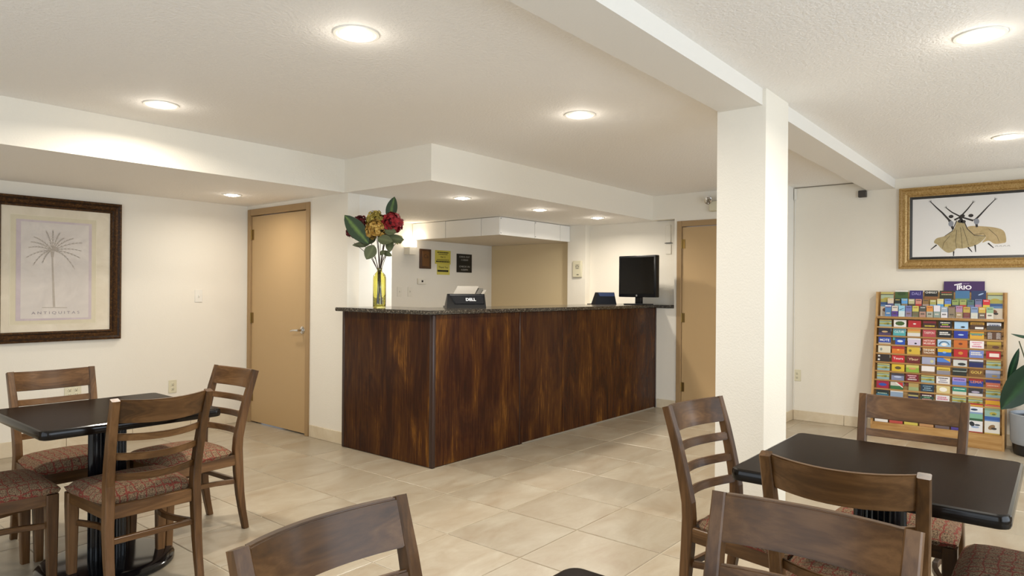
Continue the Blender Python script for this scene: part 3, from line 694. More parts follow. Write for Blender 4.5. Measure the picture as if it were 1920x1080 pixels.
for (ex_, ez_) in ((1.634, 1.529), (1.65, 1.61), (1.667, 1.655), (1.687, 1.695), (1.769, 1.745), (1.815, 1.755), (1.862, 1.737), (1.891, 1.698), (1.96, 1.70), (2.024, 1.668), (2.02, 1.60), (2.009, 1.542), (1.97, 1.45), (1.743, 1.49), (1.68, 1.47)):
    mx_, mz_ = (1.814+ex_)/2, max(1.60, (1.60+ez_)/2+0.03)
    kf += 1; dq = Vector((0, -0.00006*kf, 0)); a0, a1, a2 = Q(1.814, 1.595), Q(mx_, mz_), Q(ex_, ez_)
    arc = [a0*(1-t)**2 + a1*2*t*(1-t) + a2*t*t + dq for t in [i/8 for i in range(9)]]
    stroke(mb, arc, 0.006, 0.002, M_PALM, (0, -1, 0))
    for i in range(1, 8):
        tn = (arc[i+1] - arc[i-1]).normalized(); sd = Vector((-tn.z, 0, tn.x))
        for sg_ in (-1, 1): stroke(mb, [arc[i] + Vector((0, -0.00002, 0)), arc[i] + tn*0.022 + sd*sg_*0.014*(1-i/11) + Vector((0, -0.00002, 0))], 0.004, 0.001, M_PALM, (0, -1, 0))
stroke(mb, [Q(1.745, 1.143), Q(1.916, 1.140)], 0.006, 0.006, M_PALM, (0, -1, 0))
po = mb.obj('palm_print', pp)
text_mesh('A N T I Q U I T A S', 0.022, M_INK, Q(1.84, 1.10) + Vector((0, -0.0006, 0)), (1, 0, 0), (0, 0, 1), width=0.33).obj('lettering', po)
MB().box(1.478-PX0, 2.229-PX0, -0.0185, -0.0165, 0.955-PZ0, 1.927-PZ0, M_PICGLASS).obj('glass', pp)

# ------------------------------------------------------------------ dancers painting on the right wall (faces -X)
DY0, DY1, DZ0, DZ1 = 0.02, 1.200, 1.534, 2.283
dp = thing('framed_painting', 'painting of dancers in billowing olive skirts in a wide gold frame above the rack', 'painting', (XR, DY1, DZ0))
PR = lambda u, v, h: (-h, u-DY1, v-DZ0)
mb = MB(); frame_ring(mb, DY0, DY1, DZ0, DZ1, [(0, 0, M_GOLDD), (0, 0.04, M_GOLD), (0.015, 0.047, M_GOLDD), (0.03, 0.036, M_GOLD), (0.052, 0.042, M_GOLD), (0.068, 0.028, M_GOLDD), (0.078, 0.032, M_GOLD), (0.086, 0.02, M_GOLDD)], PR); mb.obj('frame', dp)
M_LINER = flat('black_picture_liner', '#1d1a17', 0.4)
mb = MB(); frame_ring(mb, DY0+0.086, DY1-0.086, DZ0+0.086, DZ1-0.086, [(0, 0.02, M_LINER), (0.022, 0.014, M_LINER), (0.022, 0.010, M_LINER)], PR); mb.obj('liner', dp)
M_CANVAS = flat('grey_white_canvas', '#e2dfdc', 0.5)
MB().box(-0.012, -0.008, DY0+0.09-DY1, -0.09, 0.09, DZ1-DZ0-0.09, M_CANVAS).obj('canvas', dp)
D = lambda p, k=0: Vector((-0.0123 - 0.0002*k, p[0]-DY1, p[1]-DZ0))
M_SK1 = paper_mat('olive_brown_paint', '#9c8b62', '#b5a47a', 30); M_SK2 = paper_mat('tan_brown_paint', '#aa9567', '#c0a87e', 30); M_FIG = flat('brown_black_paint', '#241c18', 0.6); M_BLUEG = flat('grey_blue_paint', '#8a8d96', 0.6)
def smooth_loop(P_, n=5):
    o_ = []; m_ = len(P_)
    for i in range(m_):
        p0, p1, p2, p3 = [Vector(P_[(i+k) % m_]) for k in (-1, 0, 1, 2)]
        for k in range(n):
            t = k/n; o_.append(0.5*((2*p1) + (p2-p0)*t + (2*p0-5*p1+4*p2-p3)*t*t + (3*p1-p0-3*p2+p3)*t**3))
    return o_
mb = MB()
poly_ngon(mb, [D(p, 1) for p in smooth_loop([(0.608, 1.906), (0.66, 1.904), (0.668, 1.883), (0.624, 1.829), (0.534, 1.814), (0.559, 1.758), (0.513, 1.772), (0.471, 1.744), (0.412, 1.747), (0.389, 1.761), (0.396, 1.828), (0.421, 1.865), (0.488, 1.889)])], M_SK2)
poly_ngon(mb, [D(p, 2) for p in smooth_loop([(0.735, 1.951), (0.748, 1.951), (0.774, 1.878), (0.837, 1.828), (0.901, 1.809), (0.921, 1.772), (0.891, 1.75), (0.864, 1.716), (0.818, 1.677), (0.773, 1.685), (0.747, 1.712), (0.702, 1.711), (0.624, 1.729), (0.572, 1.759), (0.534, 1.814), (0.607, 1.823), (0.66, 1.872), (0.695, 1.943)])], M_SK1)
mb.obj('skirts', dp)
mb = MB(); NX = (-1, 0, 0)
for ln, w0, w1, k in (([(0.802, 1.965), (0.857, 2.038), (0.903, 2.089), (0.945, 2.14)], 0.016, 0.007, 3), ([(0.625, 1.954), (0.713, 1.991), (0.784, 2.038), (0.825, 2.078)], 0.016, 0.007, 3),
        ([(0.766, 1.968), (0.722, 1.992), (0.669, 2.057), (0.631, 2.112)], 0.016, 0.007, 4), ([(0.608, 1.964), (0.574, 2.003), (0.523, 2.067), (0.472, 2.125)], 0.016, 0.006, 3),
        ([(0.9, 1.75), (0.946, 1.708)], 0.013, 0.006, 3), ([(0.769, 1.687), (0.77, 1.644)], 0.012, 0.006, 3), ([(0.663, 1.72), (0.632, 1.677)], 0.013, 0.006, 3), ([(0.611, 1.739), (0.606, 1.676)], 0.012, 0.006, 3), ([(0.517, 1.751), (0.477, 1.708)], 0.013, 0.006, 3),
        ([(0.748, 1.962), (0.783, 1.868), (0.837, 1.828)], 0.007, 0.004, 4), ([(0.691, 1.948), (0.668, 1.883), (0.616, 1.823), (0.534, 1.814)], 0.008, 0.003, 4), ([(0.748, 1.877), (0.756, 1.771), (0.747, 1.712)], 0.003, 0.002, 4), ([(0.801, 1.826), (0.846, 1.764), (0.855, 1.716)], 0.003, 0.002, 4),
        ([(0.513, 1.875), (0.454, 1.81), (0.437, 1.758)], 0.003, 0.002, 4), ([(0.704, 1.906), (0.677, 1.81), (0.659, 1.736)], 0.003, 0.002, 4), ([(0.72, 1.9), (0.71, 1.8), (0.705, 1.715)], 0.003, 0.002, 4), ([(0.624, 1.829), (0.55, 1.84), (0.534, 1.81)], 0.003, 0.002, 4)):
    stroke(mb, [D(p, k) for p in ln], w0, w1, M_FIG, NX)
for hy, hz, da in ((0.945, 2.14, 0.6), (0.825, 2.078, 0.6), (0.631, 2.112, -0.6), (0.472, 2.125, -0.6)):
    for q in (-0.5, 0, 0.5): stroke(mb, [D((hy, hz), 4), D((hy + 0.022*math.sin(da+q), hz + 0.022*math.cos(da+q)), 4)], 0.004, 0.002, M_FIG, NX)
for hy, hz in ((0.791, 2.001), (0.722, 1.955), (0.699, 1.95), (0.643, 2.0), (0.706, 2.001)): poly_ngon(mb, ellipse(D((hy, hz), 5), 0.019, 0.015, 14, (0, 1, 0), (0, 0, 1)), M_FIG)
for ln in ([(0.802, 1.968), (0.79, 1.93), (0.775, 1.885)], [(0.612, 1.968), (0.603, 1.935), (0.598, 1.895)], [(0.722, 1.992), (0.712, 1.965), (0.712, 1.94)]): stroke(mb, [D(p, 4) for p in ln], 0.024, 0.016, M_FIG, NX)
for hy, hz in ((0.791, 1.936), (0.601, 1.945)): poly_ngon(mb, ellipse(D((hy, hz), 5), 0.02, 0.026, 14, (0, 1, 0), (0, 0, 1)), M_BLUEG)
for a in range(4): stroke(mb, [D((0.466-0.028*a, 1.72), 4), D((0.452-0.028*a, 1.727), 4), D((0.445-0.028*a, 1.716), 4)], 0.003, 0.002, M_FIG, NX)
mb.obj('dancers', dp)
MB().box(-0.0165, -0.015, DY0+0.09-DY1, -0.09, 0.09, DZ1-DZ0-0.09, M_PICGLASS).obj('glass', dp)

# ------------------------------------------------------------------ brochure rack
RK = thing('brochure_rack', 'stepped golden oak brochure rack standing against the right wall', 'rack', (6.9, 0.375, 0))
RY = 1.0
prof = [(0.295, 0), (0.0, 0), (0.0, 0.10), (0.006, 0.14), (-0.012, 0.22), (-0.012, 0.30), (0.03, 0.42), (0.165, 1.075), (0.185, 1.075), (0.205, 1.26), (0.205, 1.318), (0.295, 1.318)]
for y0_, y1_ in ((0, 0.018), (RY-0.018, RY)):
    MB().prism(prof, 'y', y0_, y1_, OAK_Z).obj('side_panel', RK)
MB().box(0.0, 0.29, 0.018, RY-0.018, 0.0, 0.10, OAK_Y).obj('plinth', RK)
MB().bbox(0.004, 0.016, 0.018, RY-0.018, 0.098, 0.128, 0.002, OAK_Y, seg=1).obj('pocket_lip', RK)
MB().prism([(0.085, 0.10), (0.075, 0.35), (0.225, 1.06), (0.26, 1.06), (0.26, 0.10)], 'y', 0.019, RY-0.019, OAK_Y).obj('sloped_back', RK)
MB().box(0.262, 0.28, 0.019, RY-0.019, 1.09, 1.318, OAK_Y).obj('top_back', RK)
MB().bbox(0.150, 0.281, 0.018, RY-0.018, 1.068, 1.09, 0.003, OAK_Y, seg=1).obj('shelf', RK)
NROW, ZT0, DZR = 9, 1.060, 0.0805
def row_x(r): return 0.165 - 0.0148*r
for r in range(NROW):
    zt = ZT0 - DZR*r
    MB().bbox(row_x(r)-0.011, row_x(r)-0.005, 0.018, RY-0.018, zt-0.078, zt-0.064, 0.001, OAK_Y, seg=1).obj('pocket_rail', RK)
_bc = {}
def cm(h): return flat('printed_colour', h, 0.4)
def brochure(y, x, z, wd, ht, bands, label, tilt=3.0, text=None, deco=None, group='brochures on the rack', thick=0.005):
    """bands: list of (fraction from top, colour); the printed front faces -X. text = (string, colour, rel_y, rel_h)"""
    mb = MB(); base = bands[-1][1]
    mb.box(0, thick, -wd/2, wd/2, 0, ht, cm(base))
    f0 = 0.0; VIS = ht if deco != 'half' else ht
    for fr_, c in bands[:-1]:
        a, b = ht*(1-f0), ht*(1-fr_); mb.box(-0.0004, 0.0006, -wd/2+0.0003, wd/2-0.0003, b, a-0.0003, cm(c)); f0 = fr_
    o = mb.obj('brochure', None, (6.9+x, 0.375+y, z), (0, math.radians(tilt), 0)); tag(o, label, 'brochure', group)
    return o
def blot(parent, wd, cy, cz, a, b, c, k=1, n=10, rot=0):
    mb = MB(); poly_ngon(mb, ellipse((-0.0006-0.0002*k, cy, cz), a, b, n, (0, -1, 0), (0, 0, 1), rot), cm(c)); mb.obj('printed_motif', parent)
def lettering(parent, txt, c, cz, h, width, cy=0.0, bold=0.012):
    text_mesh(txt, h, cm(c), (-0.0012, cy, cz), (0, -1, 0), (0, 0, 1), width=width, bold=bold).obj('lettering', parent)
def bars(parent, rows, wd):
    mb = MB()
    for (cy, cz, L, h, c) in rows:
        x = cy + L/2
        while x > cy - L/2 + 0.002:
            s_ = random.uniform(0.005, 0.012); mb.box(-0.0011, -0.0004, max(x-s_, cy-L/2), x-0.001, cz-h/2, cz+h/2, cm(c)); x -= s_ + 0.0015
    mb.obj('print_lines', parent)['kind'] = 'stuff'
MAPB = [(0.13, '#b9ad63'), (0.17, '#2c3b3c'), (0.30, '#9fb8a2'), (0.45, '#a9a24d'), (1, '#8fb0b4')]
W_ = '#e8e4df'
ROWS = [
 [('M',), ([(0.08, W_), (1, W_)], 'green photo with thick white border', ('blot', '#3d5a1e', 0.038, 0.020)), ([(1, '#b51c22')], 'bright red with small white emblem', ('blot', W_, 0.012, 0.006)), ([(0.3, '#7c1620'), (1, '#3a1512')], 'maroon with yellow title', ('bar', '#d9c23a', -0.045, 0.012)), ([(1, '#141414')], 'black multicoloured title', ('bar3', W_, '#b8cf3c', '#e29aa8')), ([(1, '#a9cdec')], 'light blue with a black whale', ('blotb', '#16202c', 0.016, 0.008)), ([(0.35, '#b98a1f'), (1, '#4a2e16')], 'mustard with white tab below', ('tab', W_)), ([(0.4, '#d9dbe3'), (1, '#4a453f')], 'pale grey curly script over hills', ('bar', '#3b4463', -0.022, 0.013))],
 [([(0.62, '#1d1a2c'), (1, '#4c3a60')], 'dark navy with tan diamond emblem', ('blot', '#c9a878', 0.026, 0.008)), ([(0.3, '#4d7f8c'), (1, '#4fa8ad')], 'teal', ('text', 'CULTURE', '#dff0ef')), ([(0.28, '#d08a3c'), (0.5, '#c9a95c'), (1, '#d9d7d2')], 'orange and yellow pastel', None), ([(1, '#b0444a')], 'dusty rose', ('text', 'TARPON', '#e8c9c0')), ([(1, '#1b1517')], 'near-black with white title lines', ('bar2', W_)), ([(1, '#1c2f9a')], 'royal blue with white dolphin', ('blot', '#b9d4f2', 0.022, 0.006)), ([(0.22, '#c98a1f'), (0.4, '#6e9a6c'), (1, '#d9a733')], 'golden yellow with green band', ('bar', '#3f6fa0', -0.030, 0.008)), ([(1, '#5a3a20')], 'brown zebra-striped', ('zebra', W_))],
 [([(0.75, '#163a9c'), (1, '#c9b9a0')], 'deep blue', ('text', 'MOTE', '#f2f4fa')), ([(0.2, '#21385e'), (1, '#2450b4')], 'blue with a white wave', ('blot', '#d6e4f0', 0.024, 0.010)), ([(0.15, W_), (1, '#cfc4dd')], 'lavender white with a dark turtle', ('blotb', '#1a1a2a', 0.010, 0.007)), ([(1, '#b24c3a')], 'brick red', ('text2', 'HISTORY', 'MUSEUM', '#f3d9d0')), ([(0.18, '#c9d9ea'), (1, '#9fc4e4')], 'pale blue with arching dolphin', ('arch', W_)), ([(1, '#c46a20')], 'plain orange with dark stamp', ('blot', '#6e3010', 0.015, 0.010)), ([(1, '#efe6e6')], 'white with pink text lines', ('bar3', '#d98aa4', '#d98aa4', '#c75a84')), ([(0.4, '#b79a2e'), (1, '#8a6a24')], 'olive yellow with a brown tiger', ('blotb', '#5a3018', 0.026, 0.012))],
 [([(1, '#dcd4bd')], 'cream with grey sketch', ('blotl', '#8c948a', 0.010, 0.014)), ([(0.35, '#a83018'), (1, '#d9761c')], 'red-orange sunset', ('blot', '#f0c060', 0.010, 0.006)), ([(1, '#d3b23a')], 'mustard yellow with palm sketch', ('blotl', '#7a6a1c', 0.012, 0.012)), ([(0.12, '#c9924a'), (1, '#8a5a2e')], 'tan', ('text2', 'DINNER', 'YACHTS', '#f4ead6')), ([(0.45, '#d9b51e'), (1, '#1f5fb4')], 'yellow over blue', ('blot', '#8ab0e0', 0.014, 0.008)), ([(1, '#b51d1a')], 'red with gold crest', ('blot', '#c9822e', 0.018, 0.014)), ([(1, '#7686c4')], 'periwinkle with white script', ('bar2', W_)), ([(1, '#b0201c')], 'red with wide white label', ('tabw', '#f0dfd6'))],
 [([(1, '#2a1d16')], 'dark brown with white marks', ('corner', W_)), ([(1, '#bf1a24')], 'crimson', ('text', 'Tours', '#f6e3e3')), ([(1, '#6a1c16')], 'maroon', ('text', 'Ybor', '#e8c9a4')), ([(1, '#a3a6c0')], 'grey lavender with a pale sun', ('blotr', '#c9c79a', 0.014, 0.014)), ([(0.55, '#4f7fd0'), (1, '#5a4a6e')], 'sky blue with yellow corner', ('cornr', '#d9a62a')), ([(0.16, '#7a2430'), (1, '#cdd0cc')], 'pale grey with horse silhouettes', ('blotb', '#23282a', 0.03, 0.012)), ([(0.22, '#d9d6dc'), (0.4, '#3a3f52'), (1, '#1a1f5e')], 'navy with white title strip', None), ('M',)],
 [('M',), ([(1, '#d6b52a')], 'bright yellow with dark palms', ('blot', '#5a4a20', 0.026, 0.014)), ([(0.35, '#c9c46a'), (1, '#8fae3a')], 'lime with salmon hill', ('blot', '#d09060', 0.03, 0.008)), ([(0.7, '#eae3e0'), (1, '#8a6a48')], 'plain white with brown foot', None), ([(0.45, '#d3b23e'), (1, '#8d8a94')], 'yellow-topped grey', ('bar', '#3a3a20', -0.022, 0.006)), ([(0.35, '#23302a'), (0.42, '#c9d4c9'), (1, '#20261c')], 'black-green with thin white title', None), ([(1, '#7a5218')], 'gold flecked', ('text', 'GOLF', '#e8c860')), ([(0.4, '#a8abc0'), (1, '#7d86a0')], 'grey lavender with harbour view', ('blotb', '#a8863a', 0.02, 0.008))],
 [('M',), ([(0.3, '#3a3340'), (1, '#7d84a4')], 'slate blue with silver car', ('blot', '#b9c2da', 0.032, 0.009)), ([(1, '#74141c')], 'maroon with pale pink lines', ('bar3', '#e3b9c0', '#e3b9c0', '#d9d6d4')), ('M',), ([(1, '#e9e3e0')], 'white with dark title lines', ('bar3', '#33304a', '#8a8aa0', '#8a8aa0')), ([(0.5, '#a48fd0'), (1, '#6a7fd0')], 'lilac and blue with purple title', ('bar', '#5a2a8a', -0.018, 0.010)), ([(0.3, '#9a2420'), (1, '#22409a')], 'blue with red top', ('text', 'LEMA', '#d98a6c')), ([(0.35, '#2a2a74'), (1, '#c46a4c')], 'navy over salmon', ('bar', '#e8cfc0', -0.048, 0.006))],
 [([(1, '#a01838')], 'crimson with a blue ellipse', ('blot', '#2f4fa8', 0.034, 0.014)), ([(0.5, '#c9c4ba'), (1, '#2f6a3a')], 'white green and red slashed', ('slash', '#c22a2a')), ([(0.5, '#b0975c'), (1, '#9aa878')], 'beige and sage narrow', None), ([(1, '#1e3244')], 'dark slate with pale lines', ('bar3', '#7fa0b4', '#9ab4c4', '#7fa0b4')), ([(1, '#d9c68a')], 'cream with round white flower', ('blot', '#f0ede0', 0.03, 0.02)), ([(0.55, '#2f8a74'), (1, '#d9d4c4')], 'sea green', ('bar', '#dcefe6', -0.015, 0.008)), ([(0.65, '#2e2a30'), (1, '#d4cfd0')], 'charcoal with a silver car', ('blot', '#a9a2b8', 0.03, 0.010)), ('M',)],
 [([(0.5, '#14231f'), (1, '#2f6a84')], 'dark green over teal', ('bar', '#a8c4b4', -0.028, 0.008)), ([(0.12, W_), (0.8, '#8a9fb8'), (1, W_)], 'white framed harbour view', None), ([(0.3, '#3a2a1c'), (0.5, '#b0a564'), (1, '#241f4a')], 'dark narrow with olive strip', None), ([(0.3, '#4a1418'), (1, '#2a4434')], 'dark red and green striped', ('bar3', W_, '#7fb08a', '#d8a0a0')), ([(1, '#e3dfe2')], 'white with pink scattered letters', ('bar2', '#d0708a')), ('M',), ('M',), ([(0.15, '#a85a74'), (1, '#d9a41e')], 'golden orange with mauve top', ('bar', '#6a4a10', -0.045, 0.006))],
]
ORD = ['first', 'second', 'third', 'fourth', 'fifth', 'sixth', 'seventh', 'eighth', 'ninth', 'tenth', 'eleventh', 'twelfth', 'thirteenth', 'fourteenth', 'fifteenth']
def decorate(o, d, ht, wd, vis):
    if not d: return
    k = d[0]; c = ht - vis/2
    if k == 'blot': blot(o, wd, 0, c, d[2], d[3], d[1])
    elif k == 'blotb': blot(o, wd, -0.012, c-0.014, d[2], d[3], d[1])
    elif k == 'blotl': blot(o, wd, 0.026, c, d[2], d[3], d[1])
    elif k == 'blotr': blot(o, wd, -0.026, c-0.004, d[2], d[3], d[1])
    elif k == 'bar': bars(o, [(0, ht+d[2], wd*0.78, d[3], d[1])], wd)
    elif k == 'bar2': bars(o, [(0.006, ht-0.018, wd*0.66, 0.011, d[1]), (0, ht-0.034, wd*0.8, 0.011, d[1])], wd)
    elif k == 'bar3': bars(o, [(0, ht-0.014, wd*0.72, 0.009, d[1]), (0, ht-0.031, wd*0.5, 0.009, d[2]), (0, ht-0.048, wd*0.7, 0.010, d[3])], wd)
    elif k == 'tab':
        mb = MB(); mb.box(-0.0012, -0.0004, -0.044, 0.016, c-0.028, c-0.010, cm(d[1])); mb.obj('printed_motif', o); bars(o, [(0, ht-0.016, wd*0.8, 0.010, '#6a4a10')], wd)
    elif k == 'tabw':
        mb = MB(); mb.box(-0.0012, -0.0004, -0.04, 0.028, c-0.016, c+0.014, cm(d[1])); mb.obj('printed_motif', o); bars(o, [(-0.006, c+0.001, 0.04, 0.008, '#7a4a44')], wd)
    elif k == 'text': lettering(o, d[1], d[2], c+0.004, 0.022, wd*0.78)
    elif k == 'text2': lettering(o, d[1], d[3], c+0.014, 0.016, wd*0.84, bold=0.02); lettering(o, d[2], d[3], c-0.010, 0.016, wd*0.84, bold=0.02)
    elif k == 'arch':
        mb = MB(); stroke(mb, [Vector((-0.0008, 0.036*math.cos(t), c-0.016+0.030*math.sin(t))) for t in [math.pi*i/10 for i in range(11)]], 0.010, 0.006, cm('#3a5878'), (-1, 0, 0)); mb.obj('printed_motif', o); blot(o, wd, 0, c-0.012, 0.022, 0.014, d[1])
    elif k == 'corner':
        mb = MB(); mb.box(-0.0012, -0.0004, 0.028, 0.044, c+0.010, c+0.024, cm(d[1])); mb.box(-0.0012, -0.0004, 0.030, 0.046, c-0.024, c-0.008, cm(d[1])); mb.obj('printed_motif', o)
    elif k == 'cornr':
        mb = MB(); poly_ngon(mb, [Vector((-0.0008, -0.049, ht-0.001)), Vector((-0.0008, 0.005, ht-0.001)), Vector((-0.0008, -0.049, ht-0.034))], cm(d[1])); mb.obj('printed_motif', o)
    elif k == 'slash':
        mb = MB(); poly_ngon(mb, [Vector((-0.0008, -0.049, ht-0.001)), Vector((-0.0008, 0.0, ht-0.001)), Vector((-0.0008, -0.049, ht-0.04))], cm(d[1])); stroke(mb, [Vector((-0.0010, 0.01, ht-0.003)), Vector((-0.0010, -0.049, ht-0.045))], 0.008, 0.008, cm('#ece8e2'), (-1, 0, 0)); mb.obj('printed_motif', o)
    elif k == 'zebra':
        mb = MB()
        for q in (-1, 1):
            for i in range(5): stroke(mb, [Vector((-0.0008, q*0.03+0.016, c-0.022+i*0.011)), Vector((-0.0008, q*0.03, c-0.018+i*0.011)), Vector((-0.0008, q*0.03-0.014, c-0.024+i*0.011))], 0.004, 0.003, cm(d[1]), (-1, 0, 0))
        mb.obj('printed_motif', o)
def bro_y(c): return RY - 0.034 - 0.051 - c*0.1185
MLAB = 'pale island map brochure with olive strip'
def map_motif(o, ht, vis):
    mb = MB(); bz = ht - vis*0.55
    poly_ngon(mb, ellipse((-0.0010, -0.010, bz), 0.026, 0.010, 9, (0, -1, 0), (0, 0, 1), 0.2), cm('#9a8f34')); poly_ngon(mb, ellipse((-0.0012, -0.02, bz-0.004), 0.012, 0.006, 8, (0, -1, 0), (0, 0, 1)), cm('#5f6e2c')); mb.obj('printed_motif', o)
for r, row in enumerate(ROWS):
    for c, it in enumerate(row):
        ht, wd, vis = 0.108, 0.101, 0.064; zt = ZT0 - DZR*r + random.uniform(-0.0015, 0.0015)
        yy = bro_y(c) + random.uniform(-0.003, 0.003); xx = row_x(r)
        where = '%s from left in %s pocket row of rack' % (ORD[c], ORD[r])
        narrow = (r, c) in ((2, 1), (7, 2), (8, 2))
        if narrow: wd = 0.078; yy -= 0.010
        if it[0] == 'M':
            o = brochure(yy, xx, zt-ht, wd, ht, [(a*0.64*1.4, k) if a < 1 else (a, k) for a, k in MAPB], MLAB + ', ' + where); map_motif(o, ht, vis)
        else:
            bands = [(a*0.62, k) if a < 1 else (a, k) for a, k in it[0]]
            o = brochure(yy, xx, zt-ht, wd, ht, bands, it[1] + ' brochure, ' + where); decorate(o, it[2], ht, wd, vis)
# bottom pockets with taller pieces
BOT = [([(0.06, W_), (0.5, '#5a7ec0'), (0.86, '#3f64b0'), (1, W_)], 'blue white-bordered', 0.235), ([(0.62, '#e4dfe4'), (1, '#b8483c')], 'white leaflet with red foot', 0.235), ([(0.5, '#e0dcc4'), (0.8, '#ece8d8'), (1, '#c9b850')], 'white leaflet with yellow foot', 0.235), ([(0.2, '#a8703a'), (1, '#b98a58')], 'tan', 0.225), ([(0.3, '#8f8a8a'), (1, '#6a5a5a')], 'grey and dark photo', 0.225), ([(0.4, '#c9c4d4'), (1, '#4a3a8a')], 'purple', 0.23),
       ([(0.05, '#a8281e'), (0.12, '#d8a63a'), (0.3, '#dfe2ea'), (0.36, '#7f9ac0'), (0.52, '#7fb49a'), (0.6, '#2f5a3c'), (0.97, '#e4e4e6'), (1, '#a8281e')], 'tall red white and green boating', 0.245), ([(0.06, '#c9604c'), (0.1, '#b9ad63'), (0.2, '#7d9a80'), (0.4, '#8fb0a4'), (0.52, '#2f5aa4'), (0.56, '#5f86c0'), (0.96, '#dcd9d0'), (1, '#c9a850')], 'tall sea-map with shell', 0.245)]
for c, (bands, desc, ht) in enumerate(BOT):
    o = brochure(bro_y(c), 0.021, 0.1285, 0.106, ht, bands, '%s brochure, %s from left in the rack bottom pocket' % (desc, ORD[c]), 4.0, group='brochures in the bottom pocket')
    if c == 7: blot(o, 0.1, 0.004, 0.058, 0.028, 0.018, '#8a6a44', rot=0.7); blot(o, 0.1, -0.012, 0.048, 0.020, 0.010, '#3a3026', 2); blot(o, 0.1, -0.006, 0.172, 0.026, 0.014, '#b0a23e'); blot(o, 0.1, -0.010, 0.166, 0.014, 0.007, '#5f6e2c', 2)
    elif c == 6: blot(o, 0.1, 0.008, 0.192, 0.026, 0.009, '#2c3a5c'); blot(o, 0.1, 0.022, 0.07, 0.018, 0.022, '#23282c', rot=0.5); blot(o, 0.1, -0.016, 0.064, 0.02, 0.008, '#39424c'); blot(o, 0.1, 0.0, 0.045, 0.03, 0.008, '#9ab0d0', 2)
    elif c == 0: blot(o, 0.1, 0, 0.05, 0.026, 0.008, '#a9bce0')
    else: bars(o, [(0, 0.075, 0.08, 0.008, '#6a5a50'), (0, 0.055, 0.06, 0.006, '#8a7a70')], 0.1)
# top shelf, back tier: eight tall brochures
TOPB = [('M', ''), ([(0.05, W_), (1, '#3d5a24')], 'green photo with white border'), ([(0.5, '#2c1f6a'), (1, '#9ab0b4')], 'indigo'), ([(0.22, '#141210'), (0.5, '#8a5a2c'), (1, '#b59a70')], 'black-topped art glass'), ([(0.3, '#2a2a18'), (1, '#4a4a30')], 'dark olive with red title'), ([(0.28, '#3f6f9a'), (1, '#6f8f5a')], 'steel blue'), ([(0.5, '#1a2f5c'), (1, '#4a5a7a')], 'navy with white wave'), ('M', '')]
for c, (bands, desc) in enumerate(TOPB):
    ht = 0.228 if c in (0, 7) else 0.243; yy = bro_y(c)
    where = '%s from left at back of top shelf' % ORD[c]
    if bands == 'M':
        bb = [(0.09, '#b9ad63'), (0.12, '#2c3b3c'), (0.28, '#a9b89a'), (0.42, '#a9a24d'), (0.52, '#33558a'), (0.6, '#5f86b0'), (1, '#d4c8b4')]
        o = brochure(yy, 0.232, 1.0905, 0.106, ht, bb, 'tall sea-map brochure with yellow strip, ' + where, 5.0, group='tall brochures on the top shelf')
        blot(o, 0.1, 0.01, 0.06, 0.026, 0.02, '#7a4f34'); blot(o, 0.1, -0.008, 0.045, 0.016, 0.010, '#2e2a26', 2); blot(o, 0.1, 0, 0.165, 0.03, 0.012, '#b0a040')
    else:
        o = brochure(yy, 0.232, 1.0905, 0.106, ht, bands, desc + ' brochure, ' + where, 5.0, group='tall brochures on the top shelf')
        if c == 2: lettering(o, 'DALÍ', '#a9a4dc', ht-0.030, 0.026, 0.07, bold=0.0)
        if c == 3: lettering(o, 'CHIHULY', '#e8e4dc', ht-0.018, 0.018, 0.092, bold=0.02)
        if c == 4: bars(o, [(0, ht-0.016, 0.08, 0.008, '#b0463a'), (0, ht-0.034, 0.08, 0.010, '#a8a878')], 0.1)
        if c == 6: blot(o, 0.1, -0.016, ht-0.03, 0.022, 0.006, '#9fb4d4', rot=0.4)
        if c == 1: blot(o, 0.1, 0, ht-0.03, 0.036, 0.016, '#2a4416')
MID = [('#d8c9b4', '#5a5a8a', 'pink and violet'), ('#1e2a26', '#8fb0b4', 'black and pale teal'), ('#5f9fd8', '#8a7a5a', 'sky blue mountain'), ('#b9b48a', '#4a3a20', 'beige and olive'), ('#c98a78', '#b52a24', 'salmon over red'), ('#8a6a3a', '#a8928a', 'bronze photo'), ('#a8a25a', '#7fb0d8', 'olive and light blue'), ('#d9d0a0', '#4f9ad4', 'cream over blue'), ('#5f80c4', '#d0b830', 'blue over yellow'), ('#8fa05a', '#4a4a6e', 'moss and slate'), ('#a0a860', '#b03a34', 'leaf green over red'), ('#4f6f6a', '#5f6f9a', 'grey teal'), ('#6a6f94', '#b07a94', 'slate mauve'), ('#c8242c', '#d6c046', 'red over yellow')]
for i, (a, b, d) in enumerate(MID):
    ht = 0.165 + random.uniform(-0.006, 0.006); yy = RY - 0.12 - i*0.0565
    o = brochure(yy, 0.208, 1.0905, 0.049, ht, [(0.28, a), (0.5, b), (1, a)], '%s card, %s from left in middle tier of top shelf' % (d, ORD[i]), 4.0, group='cards on the top shelf')
    bars(o, [(0, ht-0.012, 0.036, 0.007, random.choice(['#e8e4df', '#20242c', '#d8c060']))], 0.05)
